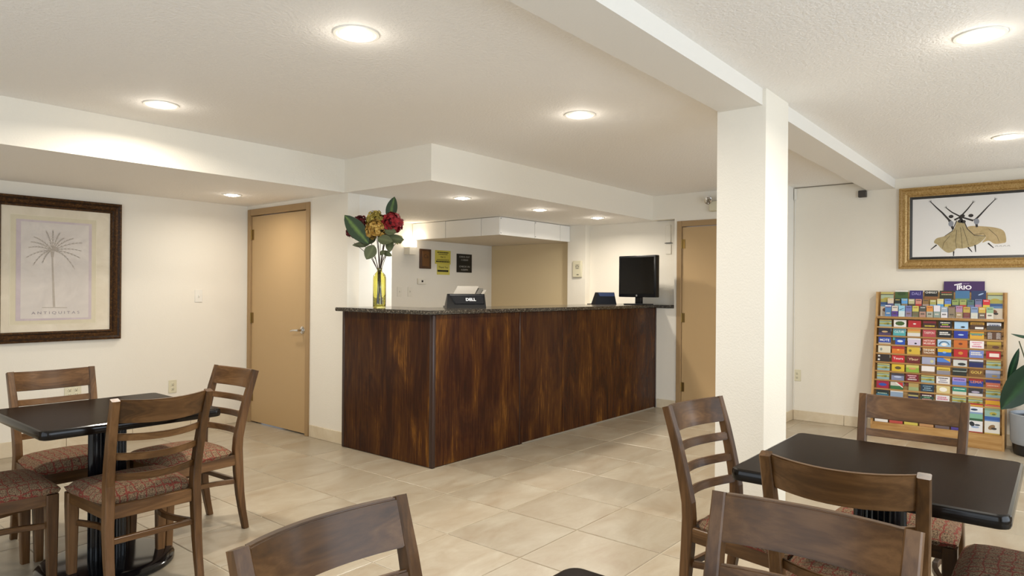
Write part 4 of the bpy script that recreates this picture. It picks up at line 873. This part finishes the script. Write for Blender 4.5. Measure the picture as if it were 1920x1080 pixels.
FRO = [('#e8e4ec', '#4f7fb4', 'white framed sea'), ('#d8cfc4', '#5a3a94', 'purple-footed'), ('#8fc4e0', '#cfe0e4', 'pale blue with a plane'), ('#6a6fa8', '#8a7a94', 'violet grey'), ('#c9c060', '#6a6a4a', 'yellow green'), ('#4a4a44', '#b08a7a', 'dark photo'), ('#d08a3c', '#a8a89a', 'orange'), ('#dcd6e0', '#8a9a94', 'white and grey'), ('#9aa8b8', '#e0dce0', 'pale slate'), ('#3a342c', '#8a7a64', 'black and taupe'), ('#a884a4', '#a89070', 'mauve floral'), ('#b9a04a', '#7a3a3a', 'gold framed'), ('#7f94b8', '#c9ccc4', 'blue snow scene'), ('#c9a84a', '#6a5a4a', 'yellow framed portrait'), ('#8fb08a', '#d8d4c8', 'sage and white')]
for i, (a, b, d) in enumerate(FRO):
    ht = 0.105 + random.uniform(-0.006, 0.006); yy = RY - 0.105 - i*0.0555
    o = brochure(yy, 0.184, 1.0905, 0.050, ht, [(0.1, a), (0.5, b if i in (0, 9) else a), (1, b)], '%s card, %s from left in front tier of top shelf' % (d, ORD[i]), 4.0, group='cards on the top shelf')
    if i == 2:
        mb = MB(); stroke(mb, [Vector((-0.0008, 0.018, 0.062)), Vector((-0.0008, 0, 0.07)), Vector((-0.0008, -0.016, 0.078))], 0.006, 0.003, cm('#24344a'), (-1, 0, 0)); mb.obj('printed_motif', o)
    else: bars(o, [(0, ht-0.016, 0.036, 0.006, random.choice(['#e8e4df', '#8a2430', '#2a2440'])), (0, 0.03, 0.03, 0.012, random.choice(['#d8d0c0', '#4a4238', '#7a5a48']))], 0.05)
MB().box(0.158, 0.160, 0.019, RY-0.019, 1.09, 1.10, M_PANE).obj('shelf_lip', RK)
# purple sign on the rack
sg = thing('rack_sign', 'purple sign with white lettering standing on top of the brochure rack', 'sign', (7.168, 0.688, 1.3185))
MB().bbox(-0.004, 0.004, -0.152, 0.152, 0, 0.098, 0.001, flat('purple_sign', '#3a0f52', 0.35), seg=1).obj('sign_board', sg)
sw = flat('sign_white', '#f1ecf4', 0.5)
text_mesh('RIO', 0.036, sw, (-0.005, -0.008, 0.042), (0, -1, 0), (0, 0, 1), bold=0.035, width=0.095).obj('lettering', sg)
mb = MB(); mb.add([(-0.0051, 0.074, 0.070), (-0.0051, 0.016, 0.083), (-0.0051, 0.016, 0.070), (-0.0051, 0.072, 0.060)], [(0, 1, 2, 3)], sw); mb.add([(-0.0051, 0.053, 0.068), (-0.0051, 0.043, 0.070), (-0.0051, 0.043, 0.020), (-0.0051, 0.053, 0.020)], [(0, 1, 2, 3)], sw); mb.obj('lettering', sg)
text_mesh('TAMPA BAY', 0.007, flat('sign_lilac', '#c9b4d8', 0.5), (-0.005, -0.015, 0.077), (0, -1, 0), (0, 0, 1), width=0.05).obj('lettering', sg)

# ------------------------------------------------------------------ potted plant at the right edge
pl = thing('potted_plant', 'broad-leaved plant in a grey tub beside the brochure rack', 'plant', (6.92, 0.145, 0))
M_POT = flat('pale_grey_tub', '#9aa0a8', 0.5); M_POTD = flat('black_tub_base', '#15161a', 0.4); M_SOIL = flat('potting_soil', '#2a1d14', 0.95)
MB().lathe([(0.165, 0.0), (0.175, 0.012), (0.18, 0.09)], M_POTD, 32).obj('tub_base', pl)
MB().lathe([(0.185, 0.09), (0.195, 0.11), (0.2, 0.30), (0.205, 0.33), (0.195, 0.335), (0.185, 0.31)], M_POT, 32, cap=False).obj('tub', pl)
MB().lathe([(0.18, 0.085), (0.185, 0.30), (0.01, 0.305)], M_SOIL, 24).obj('soil', pl)
def leaf_mat(name, dark, light, rough=0.4):
    m, nt, p = new_mat(name); tc = N(nt, 'ShaderNodeTexCoord'); sp = N(nt, 'ShaderNodeSeparateXYZ'); nt.links.new(tc.outputs['UV'], sp.inputs[0])
    n = noise(nt, coords(nt), 30, 3); a = N(nt, 'ShaderNodeMath', operation='MULTIPLY_ADD'); a.inputs[1].default_value = 0.35; nt.links.new(n, a.inputs[0]); nt.links.new(sp.outputs[0], a.inputs[2])
    r = ramp(nt, [(0.15, light), (0.55, dark)]); nt.links.new(a.outputs[0], r.inputs[0]); nt.links.new(r.outputs[0], p.inputs['Base Color']); p.inputs['Roughness'].default_value = rough
    m.diffuse_color = (*lin(dark), 1); return m
M_LEAF = leaf_mat('dark_plant_leaf', '#12301c', '#2c5230'); M_LEAFV = leaf_mat('variegated_leaf', '#22381a', '#5f7a34', 0.6); M_LEAFG = leaf_mat('grey_green_leaf', '#4c5334', '#5d6440', 0.6); M_STEM = flat('green_stem', '#3c4226', 0.6); M_STEMB = flat('brown_stem', '#3a2c1e', 0.7)
def leaf(name, base, tip, width, face, mat, parent, sag=0.0, fold=0.18, shape=1.0, thick=0.0012):
    base, tip, face = Vector(base), Vector(tip), Vector(face).normalized(); ax = tip-base; L = ax.length; ax.normalize(); side = ax.cross(face).normalized(); nrm = side.cross(ax).normalized()
    n, m_ = 10, 6; v = []; uv = []; f = []
    for i in range(n+1):
        u = i/n; wd = width/2 * (math.sin(math.pi*min(1, u**shape*0.97+0.02)))**0.8 if 0 < i < n else 0.001
        for j in range(m_+1):
            q = -1 + 2*j/m_
            p = base + ax*(L*u) + side*(wd*q) + nrm*(fold*wd*abs(q) - sag*math.sin(math.pi*u)*L*0.5 + 0.0*u)
            v.append(p); uv.append((abs(q), u))
    k0 = len(v); v += [p - nrm*thick for p in v]; uv += uv
    for i in range(n):
        for j in range(m_):
            a = i*(m_+1)+j; b = a+m_+1; f.append((a, a+1, b+1, b)); f.append((k0+a, k0+b, k0+b+1, k0+a+1))
    mb = MB(); mb.add(v, f, mat, True); o = mb.obj(name, parent)
    ul = o.data.uv_layers.new(name='UVMap')
    for lp in o.data.loops: ul.data[lp.index].uv = uv[lp.vertex_index]
    return o
stem_pts = [((0.02, 0.0, 0.30), (0.0, 0.05, 0.55), (-0.02, 0.10, 0.66)), ((0, 0, 0.30), (0.03, -0.02, 0.7), (0.05, 0.0, 0.98)), ((0, 0.02, 0.3), (0.01, 0.05, 0.6), (0.02, 0.14, 0.92)), ((-0.02, 0, 0.3), (-0.03, -0.1, 0.6), (-0.02, -0.2, 0.75)), ((0, -0.02, 0.3), (-0.06, -0.04, 0.5), (-0.12, -0.04, 0.62))]
for s3 in stem_pts: MB().tube(s3, [0.008, 0.006, 0.004], M_STEM, 8).obj('stem', pl)
VW = -fw
leaf('leaf', (-0.06, -0.05, 0.80), (-0.12, 0.25, 0.36), 0.25, VW + Vector((0, 0, 0.3)), M_LEAF, pl, 0.05)
leaf('leaf', (0.05, 0.0, 0.98), (0.0, -0.12, 1.18), 0.12, VW, M_LEAF, pl, 0.05)
leaf('leaf', (0.02, 0.14, 0.86), (0.02, 0.215, 0.55), 0.055, VW + Vector((0.4, 0.5, 0)), M_LEAF, pl, 0.05)
leaf('leaf', (0.04, -0.02, 0.95), (-0.05, 0.19, 0.98), 0.03, VW + Vector((0, 0, 0.6)), M_LEAF, pl, 0.2)
leaf('leaf', (-0.02, -0.2, 0.75), (-0.1, -0.42, 0.6), 0.2, VW, M_LEAF, pl, 0.05)
leaf('leaf', (-0.12, -0.04, 0.62), (-0.24, -0.16, 0.45), 0.17, VW + Vector((0, 0, 0.6)), M_LEAF, pl, 0.05)

# ------------------------------------------------------------------ vase of flowers on the counter
VX, VY = 3.495, 4.245
va = thing('glass_vase', 'yellow-green glass bottle vase standing on the end of the granite countertop', 'vase', (VX, VY, ZT))
outer = [(0.046, 0.0), (0.051, 0.006), (0.052, 0.03), (0.052, 0.235), (0.048, 0.262), (0.034, 0.28), (0.022, 0.292), (0.019, 0.306), (0.022, 0.322)]
inner = [(0.018, 0.322), (0.0155, 0.306), (0.019, 0.290), (0.031, 0.276), (0.044, 0.258), (0.048, 0.235), (0.048, 0.03), (0.040, 0.014), (0.002, 0.012)]
MB().lathe(outer + inner, glass_mat('yellow_green_glass', '#f4f1a6', 0.0, 1.45), 32).obj('bottle', va)
fl = thing('flower_arrangement', 'bunch of red and yellow artificial hydrangeas with green leaves in the glass vase', 'flowers', (VX, VY, ZT))
RT = rt
def FP(dx, z, d=0.0): return RT*dx + fw*d + Vector((0, 0, z))     # offsets across the view, height, depth
heads = [(0.102, 0.680, -0.02), (-0.035, 0.705, 0.02), (-0.022, 0.625, -0.06), (-0.165, 0.685, 0.04), (-0.232, 0.605, 0.02), (0.145, 0.55, 0.03), (0.03, 0.60, 0.08)]
stem_top = heads + [(-0.20, 0.52, -0.03), (0.09, 0.74, 0.03), (-0.075, 0.48, -0.07), (0.1, 0.50, -0.07), (0.02, 0.52, -0.08), (0.06, 0.43, -0.03)]
mbs = [MB().tube([FP(random.uniform(-0.025, 0.025), 0.03, random.uniform(-0.02, 0.02)), FP(dx*0.06, 0.30, dd*0.08), FP(dx*0.35, 0.30+(z-0.30)*0.5, dd*0.4), FP(dx, z, dd)], [0.003, 0.0032, 0.003, 0.0022], M_STEMB, 6) for dx, z, dd in stem_top]
for m_ in mbs: m_.obj('flower_stem', fl)
def petal_mat(name, a, b, c):
    m, nt, p = new_mat(name); n = noise(nt, coords(nt), 55, 3); r = ramp(nt, [(0.3, a), (0.5, b), (0.7, c)]); nt.links.new(n, r.inputs[0]); nt.links.new(r.outputs[0], p.inputs['Base Color']); p.inputs['Roughness'].default_value = 0.7; m.diffuse_color = (*lin(b), 1); return m
M_RED = petal_mat('crimson_petals', '#5a0a10', '#8a1119', '#a82028'); M_DRED = petal_mat('dark_crimson_petals', '#38080c', '#5c0c14', '#761620')
M_YEL = petal_mat('ochre_petals', '#6e6424', '#a5913c', '#c2ad5c'); M_YEL2 = petal_mat('amber_petals', '#8a5a1e', '#b28a38', '#cbb06a'); M_PALE = petal_mat('pale_green_petals', '#a8a868', '#c2c088', '#d8d4a4')
M_CORE = flat('dark_olive_flower_core', '#4a4420', 0.8)
def hydrangea(c, R, mat, n, lab):
    mb = MB(); rnd = random.Random(int(c[0]*1000)+n); C = FP(*c)
    bm = bmesh.new(); bmesh.ops.create_icosphere(bm, subdivisions=2, radius=R*0.70); mb.frombm(bm, M_DRED if mat in (M_RED, M_DRED) else M_CORE, True, Matrix.Translation(C)); bm.free()
    for k in range(int(n*2.2)):
        z = rnd.uniform(-0.85, 1); a = rnd.uniform(0, 2*math.pi); s = math.sqrt(1-z*z); d = Vector((s*math.cos(a), s*math.sin(a), z)); q = C + d*R*rnd.uniform(0.78, 1.04)
        dt = (d + Vector((rnd.uniform(-.5, .5), rnd.uniform(-.5, .5), rnd.uniform(-.5, .5)))).normalized(); d = dt; u = d.orthogonal().normalized(); u.rotate(Matrix.Rotation(rnd.uniform(0, 6.28), 3, d)); w_ = d.cross(u); r_ = R*0.21
        for e in range(4):
            a0 = math.pi/2*e; e1 = u*math.cos(a0) + w_*math.sin(a0); e2 = u*math.cos(a0+math.pi/4) + w_*math.sin(a0+math.pi/4); e3 = u*math.cos(a0-math.pi/4) + w_*math.sin(a0-math.pi/4)
            mb.add([q - d*0.003, q + e3*r_*0.75 + d*0.002, q + e1*r_*1.1 - d*0.001, q + e2*r_*0.75 + d*0.002], [(0, 1, 2, 3)], mat)
    o = mb.obj('flower_head', fl); o['label'] = lab
hydrangea(heads[0], 0.086, M_RED, 90, 'large crimson flower head'); hydrangea(heads[1], 0.078, M_YEL, 100, 'ochre yellow flower head'); hydrangea(heads[2], 0.080, M_YEL2, 100, 'amber yellow flower head')
hydrangea(heads[3], 0.062, M_DRED, 60, 'dark crimson flower head behind the broad leaf'); hydrangea(heads[4], 0.045, M_DRED, 50, 'dark crimson flower head at the side'); hydrangea(heads[5], 0.038, M_PALE, 40, 'pale green flower head'); hydrangea(heads[6], 0.06, M_DRED, 50, 'dark crimson flower head in the middle')
leaf('leaf', FP(-0.075, 0.51, -0.07), FP(-0.262, 0.735, -0.09), 0.135, VW + Vector((0.2, 0.2, 0.15)), M_LEAFV, fl, 0.03)
leaf('leaf', FP(0.065, 0.70, 0.03), FP(0.112, 0.898, 0.02), 0.092, VW, M_LEAFV, fl, 0.03)
for (b_, t_, w_) in ((FP(-0.03, 0.50, -0.08), FP(-0.085, 0.385, -0.10), 0.105), (FP(0.0, 0.555, -0.1), FP(0.125, 0.525, -0.12), 0.085), (FP(0.06, 0.56, -0.07), FP(0.205, 0.545, -0.06), 0.075), (FP(0.09, 0.545, -0.07), FP(0.10, 0.445, -0.1), 0.07),
                     (FP(0.03, 0.455, -0.05), FP(0.11, 0.415, -0.07), 0.045), (FP(0.01, 0.44, -0.06), FP(0.06, 0.44, -0.09), 0.045), (FP(-0.08, 0.515, 0.0), FP(-0.225, 0.505, 0.02), 0.05), (FP(-0.03, 0.56, 0.0), FP(-0.13, 0.52, -0.03), 0.06), (FP(0.05, 0.62, -0.08), FP(0.15, 0.60, -0.1), 0.07)):
    leaf('leaf', b_, t_, w_, VW + Vector((random.uniform(-.2, .2), random.uniform(-.2, .2), 0.3)), M_LEAFG, fl, 0.04, 0.1, 0.9)

# ------------------------------------------------------------------ things on the counter
ang = math.atan2(-0.19, 0.273)
dl = thing('equipment_case', 'black wedge-shaped equipment case with white lettering on the counter front', 'computer', (4.06, 3.83, ZT), ang)
wv = MB(); wv.add([(-0.166, -0.045, 0), (0.166, -0.045, 0), (0.166, 0.075, 0), (-0.166, 0.075, 0), (-0.15, 0.015, 0.118), (0.165, 0.015, 0.118), (0.16, 0.06, 0.118), (-0.145, 0.06, 0.118)], [(0, 3, 2, 1), (4, 5, 6, 7), (0, 1, 5, 4), (1, 2, 6, 5), (2, 3, 7, 6), (3, 0, 4, 7)], M_BLACKPL); wv.obj('case', dl)
fp = MB(); fp.add([(-0.095, -0.0300, 0.035), (0.152, -0.0300, 0.035), (0.157, 0.010, 0.112), (-0.138, 0.010, 0.112), (-0.085, -0.036, 0.038), (0.146, -0.036, 0.038), (0.15, 0.004, 0.106), (-0.12, 0.004, 0.106)], [(4, 5, 6, 7), (0, 1, 5, 4), (1, 2, 6, 5), (2, 3, 7, 6), (3, 0, 4, 7)], M_NAVYPL); fp.obj('front_panel', dl)
sl_ = Vector((0, 0.045, 0.078)).normalized()
text_mesh('DELL', 0.026, flat('logo_white', '#f0f0f2', 0.4), (0.04, -0.0185, 0.071), (1, 0, 0), sl_, bold=0.035, width=0.085).obj('logo_lettering', dl)
pt = thing('paper_tray', 'slanted white desk tray of papers behind the lettered black case', 'tray', (4.20, 3.99, ZT), ang)
for k in range(3):
    Mk = Matrix.Translation((-0.03 + 0.012*k, 0.0 + 0.022*k, 0.0)) @ Matrix.Rotation(math.radians(24), 4, 'Y').inverted()
for k, (c_, x0_, z0_) in enumerate(((flat('putty_tray', '#857f75', 0.5), -0.14, 0.02), (flat('grey_tray', '#4a463f', 0.5), -0.10, 0.015), (flat('putty_tray', '#857f75', 0.5), -0.07, 0.012))):
    MB().add([(x0_, 0.0, z0_), (x0_+0.19, 0.0, z0_), (x0_+0.30, 0.10, z0_+0.165-0.012*k), (x0_+0.11, 0.10, z0_+0.165-0.012*k), (x0_, 0.014, z0_-0.008), (x0_+0.19, 0.014, z0_-0.008), (x0_+0.30, 0.114, z0_+0.157-0.012*k), (x0_+0.11, 0.114, z0_+0.157-0.012*k)], [(0, 1, 2, 3), (7, 6, 5, 4), (0, 4, 5, 1), (1, 5, 6, 2), (2, 6, 7, 3), (3, 7, 4, 0)], c_).obj('tray_leaf', pt)
MB().add([(-0.035, -0.004, 0.022), (0.09, -0.004, 0.022), (0.19, 0.094, 0.150), (0.055, 0.094, 0.150)], [(0, 1, 2, 3)], flat('grey_paper', '#6f6d70', 0.6)).obj('paper_sheet', pt)
MB().box(-0.15, 0.2, 0.0, 0.13, 0.0, 0.012, M_BLACKPL).obj('tray_base', pt)
nb = thing('equipment_case', 'small navy wedge-shaped case on the far end of the counter beside the monitor', 'computer', (6.55, 4.02, ZT), math.atan2(-0.35, 0.55))
MB().add([(-0.135, -0.05, 0), (0.125, -0.05, 0), (0.125, 0.07, 0), (-0.135, 0.07, 0), (-0.095, 0.0, 0.135), (0.12, 0.0, 0.135), (0.12, 0.05, 0.135), (-0.095, 0.05, 0.135)], [(0, 3, 2, 1), (4, 5, 6, 7), (0, 1, 5, 4), (1, 2, 6, 5), (2, 3, 7, 6), (3, 0, 4, 7)], M_NAVYPL).obj('case', nb)
MB().add([(-0.055, -0.028, 0.05), (0.115, -0.028, 0.05), (0.115, -0.005, 0.13), (-0.082, -0.005, 0.13)], [(0, 1, 2, 3)], flat('blue_navy_panel', '#1d2b4a', 0.4)).obj('front_panel', nb)
MB().tube([(-0.12, -0.03, 0.006), (-0.19, -0.04, 0.006), (-0.24, -0.06, 0.005)], 0.005, M_BLACKPL, 6).obj('cable', nb)
mo = thing('monitor', 'black flat screen monitor on a stand at the far end of the counter', 'monitor', (6.64, 3.64, ZT), -0.14)
MB().bbox(-0.035, 0.035, -0.25, 0.25, 0.085, 0.545, 0.008, M_BLACKPL).obj('housing', mo)
MB().box(-0.0365, -0.034, -0.228, 0.228, 0.122, 0.525, M_SCREEN).obj('screen', mo)
ml = MB(); ml.add(ellipse((-0.0362, 0, 0.103), 0.011, 0.011, 16, (0, -1, 0), (0, 0, 1)), [list(range(16))], flat('silver_logo', '#9a9a9c', 0.3, 0.6)); ml.obj('logo_badge', mo)
text_mesh('hp', 0.008, M_BLACKPL, (-0.0368, 0, 0.103), (0, -1, 0), (0, 0, 1)).obj('logo_lettering', mo)
MB().bbox(-0.01, 0.03, -0.04, 0.04, 0.012, 0.11, 0.006, M_BLACKPL).obj('stand', mo)
MB().bbox(-0.10, 0.10, -0.13, 0.13, 0, 0.014, 0.005, M_BLACKPL).obj('base', mo)

# ------------------------------------------------------------------ notices and fittings in the office
pq = thing('wooden_plaque', 'small brown wooden plaque on the office wall beside the lamp', 'plaque', (5.775, YO, 1.69))
MB().bbox(-0.095, 0.095, -0.02, -0.001, -0.122, 0.122, 0.006, flat('brown_plaque_wood', '#4a2f1a', 0.4)).obj('board', pq)
MB().bbox(-0.06, 0.06, -0.025, -0.02, -0.095, 0.095, 0.002, flat('bronze_plate', '#6e4b2a', 0.35, 0.3), seg=1).obj('plate', pq)
text_mesh('Ca', 0.05, flat('plaque_ink', '#33200f', 0.5), (0.0, -0.0256, 0.03), (1, 0, 0), (0, 0, 1)).obj('lettering', pq)
yn = thing('yellow_notice', 'yellow paper notice with black printing taped to the office wall', 'notice', (6.09, YO, 1.655))
MB().bbox(-0.14, 0.14, -0.003, -0.001, -0.02, 0.155, 0.0005, flat('yellow_paper', '#cfc452', 0.7), seg=1).obj('sheet', yn); MB().bbox(-0.105, 0.125, -0.0022, -0.0005, -0.155, -0.018, 0.0005, flat('yellow_paper', '#d3ca62', 0.7), seg=1).obj('sheet', yn)
KI = flat('black_ink', '#1c1a12', 0.7); mb = MB()
def nbar(cx, cz, L, h):
    x = cx-L/2
    while x < cx+L/2-0.004:
        s_ = random.uniform(0.012, 0.026); mb.box(x, min(x+s_, cx+L/2), -0.0040, -0.0032, cz-h/2, cz+h/2, KI); x += s_+0.005
nbar(0.0, 0.128, 0.2, 0.014); nbar(0.0, 0.105, 0.16, 0.008); nbar(0.0, 0.035, 0.22, 0.008); nbar(0, 0.012, 0.24, 0.018); mb.box(-0.095, 0.1, -0.0034, -0.0024, -0.118, -0.095, KI); mb.obj('print_lines', yn)['kind'] = 'stuff'
text_mesh('Dial 12', 0.022, KI, (0, -0.0036, 0.070), (1, 0, 0), (0, 0, 1), bold=0.01).obj('lettering', yn); text_mesh('Thank You', 0.024, KI, (0.01, -0.0028, -0.062), (1, 0, 0), (0, 0, 1), bold=0.01, width=0.17).obj('lettering', yn)
bs = thing('check_out_sign', 'black sign with white check-out times on the office wall', 'sign', (6.485, YO, 1.66))
MB().bbox(-0.145, 0.145, -0.008, -0.001, -0.122, 0.122, 0.002, flat('black_sign', '#121212', 0.4), seg=1).obj('board', bs)
SI = flat('sign_silver_ink', '#b8b8b4', 0.5)
for t_, z in (('CHECK OUT', 0.083), ('11:00AM', 0.042), ('CHECK IN', -0.045), ('4:00PM', -0.088)): text_mesh(t_, 0.022, SI, (0, -0.0086, z), (1, 0, 0), (0, 0, 1), width=0.2 if 'CHECK' in t_ else 0.13).obj('lettering', bs)
th = thing('thermostat', 'small white thermostat below the wooden plaque', 'thermostat', (5.716, YO, 1.41))
MB().bbox(-0.065, 0.065, -0.025, -0.001, -0.036, 0.036, 0.004, M_WHITEPL, seg=1).obj('housing', th); MB().box(-0.014, 0.014, -0.0262, -0.0245, -0.012, 0.014, M_SLOT).obj('display', th)
def switch(name, label, loc, rz, kind='switch', w_=0.036, h_=0.058, mat=M_WHITEPL, grp='wall plates', cat=None):
    t = thing(name, label, cat or kind, loc, rz, grp)
    MB().bbox(-w_, w_, -0.006, -0.0005, -h_, h_, 0.002, mat, seg=1).obj('cover_plate', t)
    if kind == 'switch': MB().bbox(-0.006, 0.006, -0.016, -0.005, -0.008, 0.012, 0.002, mat, seg=1).obj('toggle', t)
    else:
        for cx in ([0] if w_ < 0.05 else [-0.023, 0.023]):
            for z in (-0.02, 0.02):
                so = MB().lathe([(0.0165, 0), (0.0165, 0.002), (0.015, 0.003)], mat, 16, Matrix.Translation((cx, -0.006, z)) @ Matrix.Rotation(math.pi/2, 4, 'X')).obj('socket_face', t)
                sb = MB(); sb.box(cx-0.0075, cx-0.005, -0.0096, -0.0086, z, z+0.008, M_SLOT); sb.box(cx+0.005, cx+0.0075, -0.0096, -0.0086, z, z+0.008, M_SLOT); sb.box(cx-0.003, cx+0.003, -0.0096, -0.0086, z-0.010, z-0.004, M_SLOT); sb.obj('slots', so)
    return t
switch('light_switch', 'white switch plate on the office wall, the one nearer the partition', (5.366, YO, 1.281), 0)
switch('light_switch', 'white switch plate on the office wall, the one nearer the thermostat', (5.533, YO, 1.281), 0)
switch('light_switch', 'white switch plate on the left wall between the palm picture and the tan door', (2.988, YL, 1.232), 0)
switch('wall_outlet', 'ivory power outlet low on the left wall above the table corner', (2.757, YL, 0.414), 0, 'outlet', mat=M_IVORYPL)
switch('wall_outlet', 'wide ivory double outlet seen through the back of the chair below the palm picture', (1.965, YL, 0.452), 0, 'outlet', 0.06, 0.058, M_IVORYPL)
switch('wall_outlet', 'ivory power outlet low on the right wall between the pillar and the rack', (XR, 2.113, 0.457), -math.pi/2, 'outlet', mat=M_IVORYPL)
ac = thing('wall_controller', 'white wall control box with a small keypad on the office pilaster', 'thermostat', (6.91, 4.625, 1.575), -math.pi/2)
MB().bbox(-0.06, 0.065, -0.03, -0.001, -0.1, 0.1, 0.004, M_IVORYPL, seg=1).obj('housing', ac)
for i in range(3):
    for j in range(3): MB().box(-0.015+0.018*i, -0.004+0.018*i, -0.032, -0.0298, 0.0+0.02*j, 0.012+0.02*j, M_SLOT if (i+j) % 2 else flat('grey_key', '#8a8478', 0.5)).obj('button', ac)
MB().box(0.0, 0.03, -0.0315, -0.0298, -0.075, -0.066, M_SLOT).obj('display', ac)
sn = thing('wall_sconce', 'lit white wall lamp on the office wall behind the flowers', 'lamp', (5.51, YO, 1.80))
MB().prism([(-0.075, -0.001), (-0.06, -0.085), (0.06, -0.085), (0.075, -0.001)], 'z', -0.07, 0.02, M_WHITEPL).obj('lamp_body', sn)
MB().prism([(-0.07, -0.001), (-0.056, -0.08), (0.056, -0.08), (0.07, -0.001)], 'z', 0.022, 0.10, M_SHADE).obj('lamp_shade', sn)
l = bpy.data.lights.new('sconce_glow', 'POINT'); l.energy = LAMP_SCONCE; l.color = (1, 0.86, 0.66); l.shadow_soft_size = 0.05
o = bpy.data.objects.new('sconce_glow', l); COL.objects.link(o); o.parent = sn; o.location = (0, -0.14, 0.13)
# niche bracket by the counter's far end
nk = thing('wall_bracket', 'worn metal bracket high in the niche above the monitor', 'bracket', (7.02, 3.47, 1.86))
nk_m = M_WALL
MB().bbox(-0.012, -0.001, -0.03, 0.03, 0.0, 0.2, 0.003, nk_m, seg=1).obj('plate', nk); MB().box(-0.02, -0.001, -0.05, 0.04, -0.008, -0.002, M_SLOT).obj('ledge', nk); MB().bbox(-0.012, -0.001, -0.035, 0.03, -0.13, -0.02, 0.002, M_WALL, seg=1).obj('lower_plate', nk)
# emergency light over the far door, cable, conduit, door-closer block under the beam
em = thing('emergency_light', 'small chrome twin-head emergency light above the far tan door beside the pillar', 'lamp', (XF, 2.83, 2.24))
MB().bbox(-0.06, -0.001, -0.11, 0.09, -0.08, 0.03, 0.006, M_IVORYPL, seg=1).obj('housing', em)
for y in (-0.07, 0.085):
    MB().lathe([(0.012, 0.0), (0.02, 0.01), (0.042, 0.045), (0.044, 0.06), (0.03, 0.063)], M_CHROME, 18, Matrix.Translation((-0.045, y, 0.05)) @ Matrix.Rotation(math.radians(-105), 4, 'Y')).obj('lamp_head', em)
    MB().tube([(-0.03, y, 0.025), (-0.04, y, 0.05)], 0.008, M_CHROME, 8).obj('bracket', em)
cb = thing('conduit', 'thin white cable conduit running along the ceiling corner of the right wall', 'cable', (XR, YJ, ZC))
MB().box(-0.008, -0.001, -0.67, -0.012, -0.010, -0.001, flat('grey_cable', '#8d8577', 0.6)).obj('cable', cb); MB().bbox(-0.02, -0.001, -0.03, -0.008, -0.13, -0.012, 0.003, M_WHITEPL, seg=1).obj('junction_box', cb); MB().box(-0.007, -0.001, -0.02, -0.012, -2.26, -0.13, M_WALLW).obj('conduit_pipe', cb)
bb = thing('beam_block', 'small dark grey mounting block on the right wall under the beam end', 'bracket', (XR, 1.512, 2.262))
MB().bbox(-0.05, -0.001, -0.035, 0.035, -0.03, 0.034, 0.004, flat('dark_grey_plastic', '#3d3833', 0.5), seg=1).obj('block', bb)
